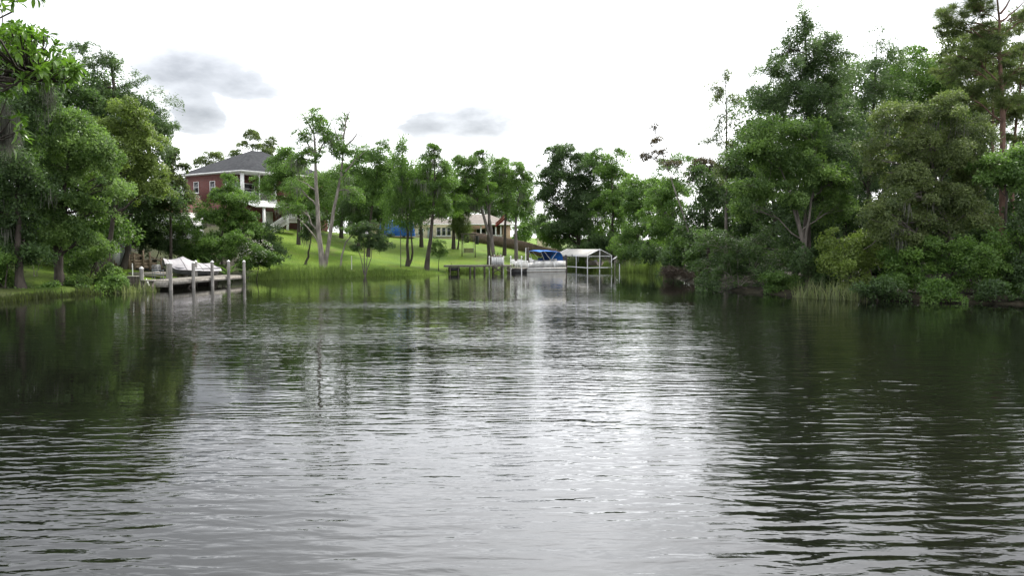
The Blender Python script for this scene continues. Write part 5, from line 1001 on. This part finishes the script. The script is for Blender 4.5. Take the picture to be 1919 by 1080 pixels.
for px, d, lob, lab, mt_ in (
    (85, 47.6, [(80, 546, 22, 7), (100, 540, 18, 9)], 'low shrub at the water left of the left bank trunk', 'leaf_mid'),
    (135, 48.6, [(125, 541, 20, 9), (150, 538, 20, 10), (140, 525, 22, 9)], 'low shrub at the water right of the left bank trunk', 'leaf_fresh'),
    (205, 49.2, [(195, 538, 22, 9), (222, 536, 16, 9), (215, 522, 16, 10)], 'low shrub at the water left of the dark dock box', 'leaf_mid')):
    shrub('shrub', lab, px, d, lob, mat=mt_, group='low shrubs along the left waterline', clump=.36)
shrub('shrub', 'leafy bank shrub below the oak at far left', 30, 46.5, [(20, 535, 30, 10), (50, 545, 26, 8), (-10, 545, 30, 12), (5, 520, 24, 10)], mat='leaf_mid')
shrub('shrub', 'leafy shrub between the tarp covered boat and dark rounded shrub', 388, 64.5, [(375, 475, 20, 12), (395, 460, 24, 16), (420, 475, 26, 14), (440, 455, 26, 18), (450, 440, 20, 14)], mat='leaf_mid', clump=.42)
# ------------------------------------------------------------------ big leaved plants behind the dock
def leaf_blade(L, W, bend, n=6, droop=1.0):
    V, Q = [], []
    for i in range(n + 1):
        t = i / n; w = W * (math.sin(math.pi * min(.98, t * .92 + .06)) ** .8) / 2; x = L * t * (1 - .12 * bend * t); z = -bend * L * t * t * .5
        V += [(x, -w, z + w * .35), (x, 0, z), (x, w, z + w * .35)]
    for i in range(n):
        a = i * 3; Q += [(a, a + 1, a + 4, a + 3), (a + 1, a + 2, a + 5, a + 4)]
    return mesh_np('leaf', V, Q, tint=hash_tint(len(Q), .6, .05), smooth=True)
def banana(px, py, d, n, L, lab):
    c = P(px, py, d); z = max(tz(c[0], c[1]), .1); root = thing('banana_plant', lab, 'plant', (c[0], c[1], z), 0, 'broad leaved plants behind the dock')
    st = MB()
    for i in range(3): st.tube([(rng.normal(0, .1), rng.normal(0, .1), 0), (rng.normal(0, .08), rng.normal(0, .08), L * .7)], [.06, .035], 7, cap=False)
    st.build('stem', 'leaf_mid', root); meshes = [leaf_blade(L, L * .26, .6 + .35 * i) for i in range(3)]
    for i in range(n):
        o = link('leaf', meshes[i % 3], 'leaf_bright', root, (rng.normal(0, .12), rng.normal(0, .12), L * rng.uniform(.4, .85))); o.rotation_euler = (rng.normal(0, .3), -R(rng.uniform(25, 75)), rng.uniform(0, 6.28))
banana(372, 490, 63.2, 11, 1.2, 'broad leaved plant right behind the tarp covered boat')
banana(400, 492, 63.6, 12, 1.35, 'tallest broad leaved plant between covered boat and flowering bush')
banana(430, 500, 62.6, 10, 1.0, 'lower broad leaved plant at the dock end beside the flowering bush')

# ------------------------------------------------------------------ reeds and bank grass
def blades(name, label, pts, n, h, w, mat, spread, lean=.25, hv=.35, z0=None, cat='reeds'):
    pts = np.array(pts); seg = np.linalg.norm(np.diff(pts, axis=0), axis=1); cum = np.concatenate([[0], np.cumsum(seg)]); t = rng.uniform(0, cum[-1], n)
    x = np.interp(t, cum, pts[:, 0]); y = np.interp(t, cum, pts[:, 1]); dens = vnoise(x * 3, y * 3, 2.5, 21)
    off = rng.uniform(0, 1, n); y = y + spread[0] + (spread[1] - spread[0]) * off; x = x + rng.normal(0, .15, n)
    z = np.maximum(terrain(x, y), -.25) - .03; Hh = h * (1 + rng.normal(0, hv, n)).clip(.3, 1.8) * (.65 + .7 * dens)
    th = rng.uniform(0, 2 * math.pi, n); dx = np.stack([np.cos(th), np.sin(th), th * 0], 1); sd = np.stack([-np.sin(th + .6), np.cos(th + .6), th * 0], 1) * (w * rng.uniform(.6, 1.3, n) / 2)[:, None]
    b = np.stack([x, y, z], 1); ln = (lean * np.abs(rng.normal(0, 1, n)))[:, None]; up = np.array([0, 0, 1.0])
    m = b + up * (Hh * .55)[:, None] + dx * ln * .35 * Hh[:, None]; tp = b + up * (Hh * (1 - .25 * ln[:, 0]))[:, None] + dx * ln * Hh[:, None]
    o = b[0].copy(); V = np.stack([b - sd, b + sd, m + sd * .8, m - sd * .8, tp], 1).reshape(-1, 3) - o; i = np.arange(n)[:, None] * 5
    ti = np.clip(rng.normal(.45, .25, n), 0, 1)
    ob = link(name, mesh_np(name, V, i + np.array([[0, 1, 2, 3]]), i + np.array([[3, 2, 4]]), tint=np.tile(ti, 2)), mat, None, tuple(o), 'stuff'); return tag(ob, label, cat)
S = lambda *c: [G(*p)[:2] for p in c]
blades('reeds', 'tall green grass along the bank right of the wooden dock', S((455, 527), (520, 524), (640, 520.5)), 5200, .55, .03, 'reed_green', (-.3, 2.6), .3, .45)
blades('bank_grass', 'low bright grass along the middle lawn shore', S((630, 520.5), (700, 518), (840, 515)), 5000, .3, .03, 'reed_green', (-.3, 1.6), cat='grass')
blades('bank_grass', 'grass and weeds under the low dark dock', S((838, 512.5), (960, 511)), 1900, .62, .03, 'reed_green', (-.2, 3.2), cat='grass')
blades('reeds', 'green cattail reeds at the back of the cove', S((1120, 508), (1200, 510), (1240, 515)), 4200, .95, .035, 'reed_green', (-1.2, 2.0), .16)
blades('reeds', 'dark bank grass behind the boat shelter', S((1060, 507), (1140, 507)), 2200, .8, .035, 'reed_green', (.0, 2.5), .2)
blades('reeds', 'tall pale arching reeds at the foot of the right bank trees', S((1488, 557), (1560, 561), (1612, 563)), 560, 1.1, .035, 'reed_pale', (-.8, .5), .38, .3)
blades('reeds', 'pale dry reeds in front of the dark dock box', S((226, 550), (292, 546.5)), 420, .75, .03, 'reed_pale', (-.5, .4), .3)
blades('bank_grass', 'weeds along the shaded left bank edge', S((-60, 574), (0, 567), (60, 561), (140, 554), (225, 549.5)), 3600, .3, .03, 'reed_dark', (-.2, 1.2), cat='grass')

# ------------------------------------------------------------------ near magnolia at upper left
def magnolia():
    D0 = 11.5; bx, by = -9.3, 10.6; bz = tz(bx, by); root = thing('magnolia_tree', 'near magnolia with big glossy leaves and hanging moss at upper left', 'tree', (bx, by, bz)); b0 = np.array([bx, by, bz])
    tb = MB(); tr = np.array([(0, 0, 0), (.1, 0, 2), (.25, .1, 4), (.4, .1, 6), (.5, .1, 8), (.55, .1, 9.5)]); tb.tube(tr, np.array([.3, .25, .2, .15, .1, .04]), 10, cap=False)
    ros = []
    def poly(lst, n, dd=.9):
        for _ in range(n):
            cx, cy, rx, ry = lst[rng.integers(len(lst))]; a = rng.uniform(0, 6.28); r = math.sqrt(rng.random()); ros.append((P(cx + rx * r * math.cos(a), cy + ry * r * math.sin(a), D0 + rng.uniform(-dd, dd)), True))
    poly([(35, 85, 40, 40), (80, 90, 40, 32), (118, 125, 28, 26), (40, 130, 40, 28), (90, 140, 36, 20), (10, 90, 20, 40), (20, 60, 30, 20), (130, 130, 18, 14)], 175)
    poly([(10, 215, 22, 26), (28, 235, 22, 20), (42, 255, 16, 12), (12, 175, 14, 16), (30, 275, 10, 8)], 15, .5)
    poly([(5, 5, 14, 12), (35, 0, 14, 10), (62, -8, 12, 8)], 7, .3)
    hidden = []  # out-of-view crown, made fuller to darken the water's reflection
    for _ in range(620):
        a, h = rng.uniform(0, 6.28), rng.uniform(2.0, 10.5); r = 3.5 * math.sqrt(max(.05, 1 - ((h - 5.5) / 5.2) ** 2)) * rng.uniform(.45, 1); q = b0 + (r * math.cos(a) + .3, r * math.sin(a), h)
        if 959.5 + F * q[0] / q[1] < -25: hidden.append((q, False))
    anchors = [P(-20, 150, D0), P(60, 140, D0), P(-15, 260, D0), P(20, -30, D0)]
    lim = [limb_path(b0 + tr[2], anchors[0], .05, 6, .03), limb_path(anchors[0], anchors[1], .12, 6, .03), limb_path(b0 + tr[1], anchors[2], .1, 6, .03), limb_path(b0 + tr[4], anchors[3], .05, 6, .03)]
    for l, (ra, rb) in zip(lim, ((.11, .06), (.06, .03), (.08, .03), (.06, .02))): tb.tube(l - b0, np.linspace(ra, rb, 6), 7, cap=False)
    LP = np.vstack(lim + [b0 + tr]); cr = MB(); meshes = [leaf_blade(.15, .05, .5 + .5 * i, 4) for i in range(4)]; V2, Q2, T2 = [], [], []
    crown = None; count = 0; quads = []
    for (q, vis) in ros + hidden:
        k = int(np.argmin(np.linalg.norm(LP - q, axis=1) + (LP[:, 2] > q[2]) * .6)); tb.tube(limb_path(LP[k], q, -.05, 5, .05) - b0, np.linspace(.018, .006, 5), 5, cap=False)
        ax = unit((q - LP[k]) + np.array([0, 0, .35]))
        for j in range(rng.integers(7, 11)):
            dv = unit(ax * rng.uniform(.15, .9) + unit(rng.normal(0, 1, 3)) * .85); dv = dv - np.array([0, 0, .12]); quads.append((q + dv * .02, unit(dv), vis, rng.uniform(.75, 1.15)))
    tb.build('trunk', 'bark_dark', root, smooth=True)
    vis = [s for s in quads if s[2]][::2][:300]; rest = [s for s in quads if not s[2]] + [s for s in quads if s[2]][1::2] + [s for s in quads if s[2]][::2][300:]
    base = leaf_blade(.15, .05, .8, 4); bv = np.array([v.co[:] for v in base.vertices]); bq = np.array([list(p.vertices) for p in base.polygons])
    def frame(dv):
        up = np.array([0, 0, 1.0]) + rng.normal(0, .35, 3); y = unit(np.cross(up, dv)); z = np.cross(dv, y); return np.stack([dv, y, z], 1)
    VV, QQ = [], []
    for i, (q, dv, _, s) in enumerate(rest): VV.append((bv * s) @ frame(dv).T + q - b0); QQ.append(bq + i * len(bv))
    crown = link('crown', mesh_np('crown', np.vstack(VV), np.vstack(QQ), tint=np.repeat(hash_tint(len(rest), .5, .2), len(bq)), smooth=True), 'leaf_magnolia', root); crown['kind'] = 'stuff'
    tm = []
    for i in range(6):
        me = leaf_blade(.15, .05, .4 + .3 * (i % 3), 4); me.attributes['tint'].data.foreach_set('value', np.full(len(me.polygons), (.25, .45, .6, .75, .9, .35)[i], np.float32)); tm.append(me)
    for (q, dv, _, s) in vis:
        o = link('leaf', tm[rng.integers(6)], 'leaf_magnolia', crown); M = Matrix(np.vstack([np.hstack([frame(dv) * s, (q - b0)[:, None]]), [0, 0, 0, 1]]).tolist()); o.matrix_local = M
    pts = [P(8 + rng.normal(0, 9), 228 + rng.normal(0, 10), D0) for _ in range(14)] + [P(85 + rng.normal(0, 10), 150 + rng.normal(0, 5), D0 + .4) for _ in range(2)]
    mv, mq, mt_ = moss_mesh(np.array(pts) - b0, .42, 45, .006, .05); link('hanging_moss', mesh_np('hanging_moss', mv, mq, tint=mt_), 'moss', root, kind='stuff')
magnolia()
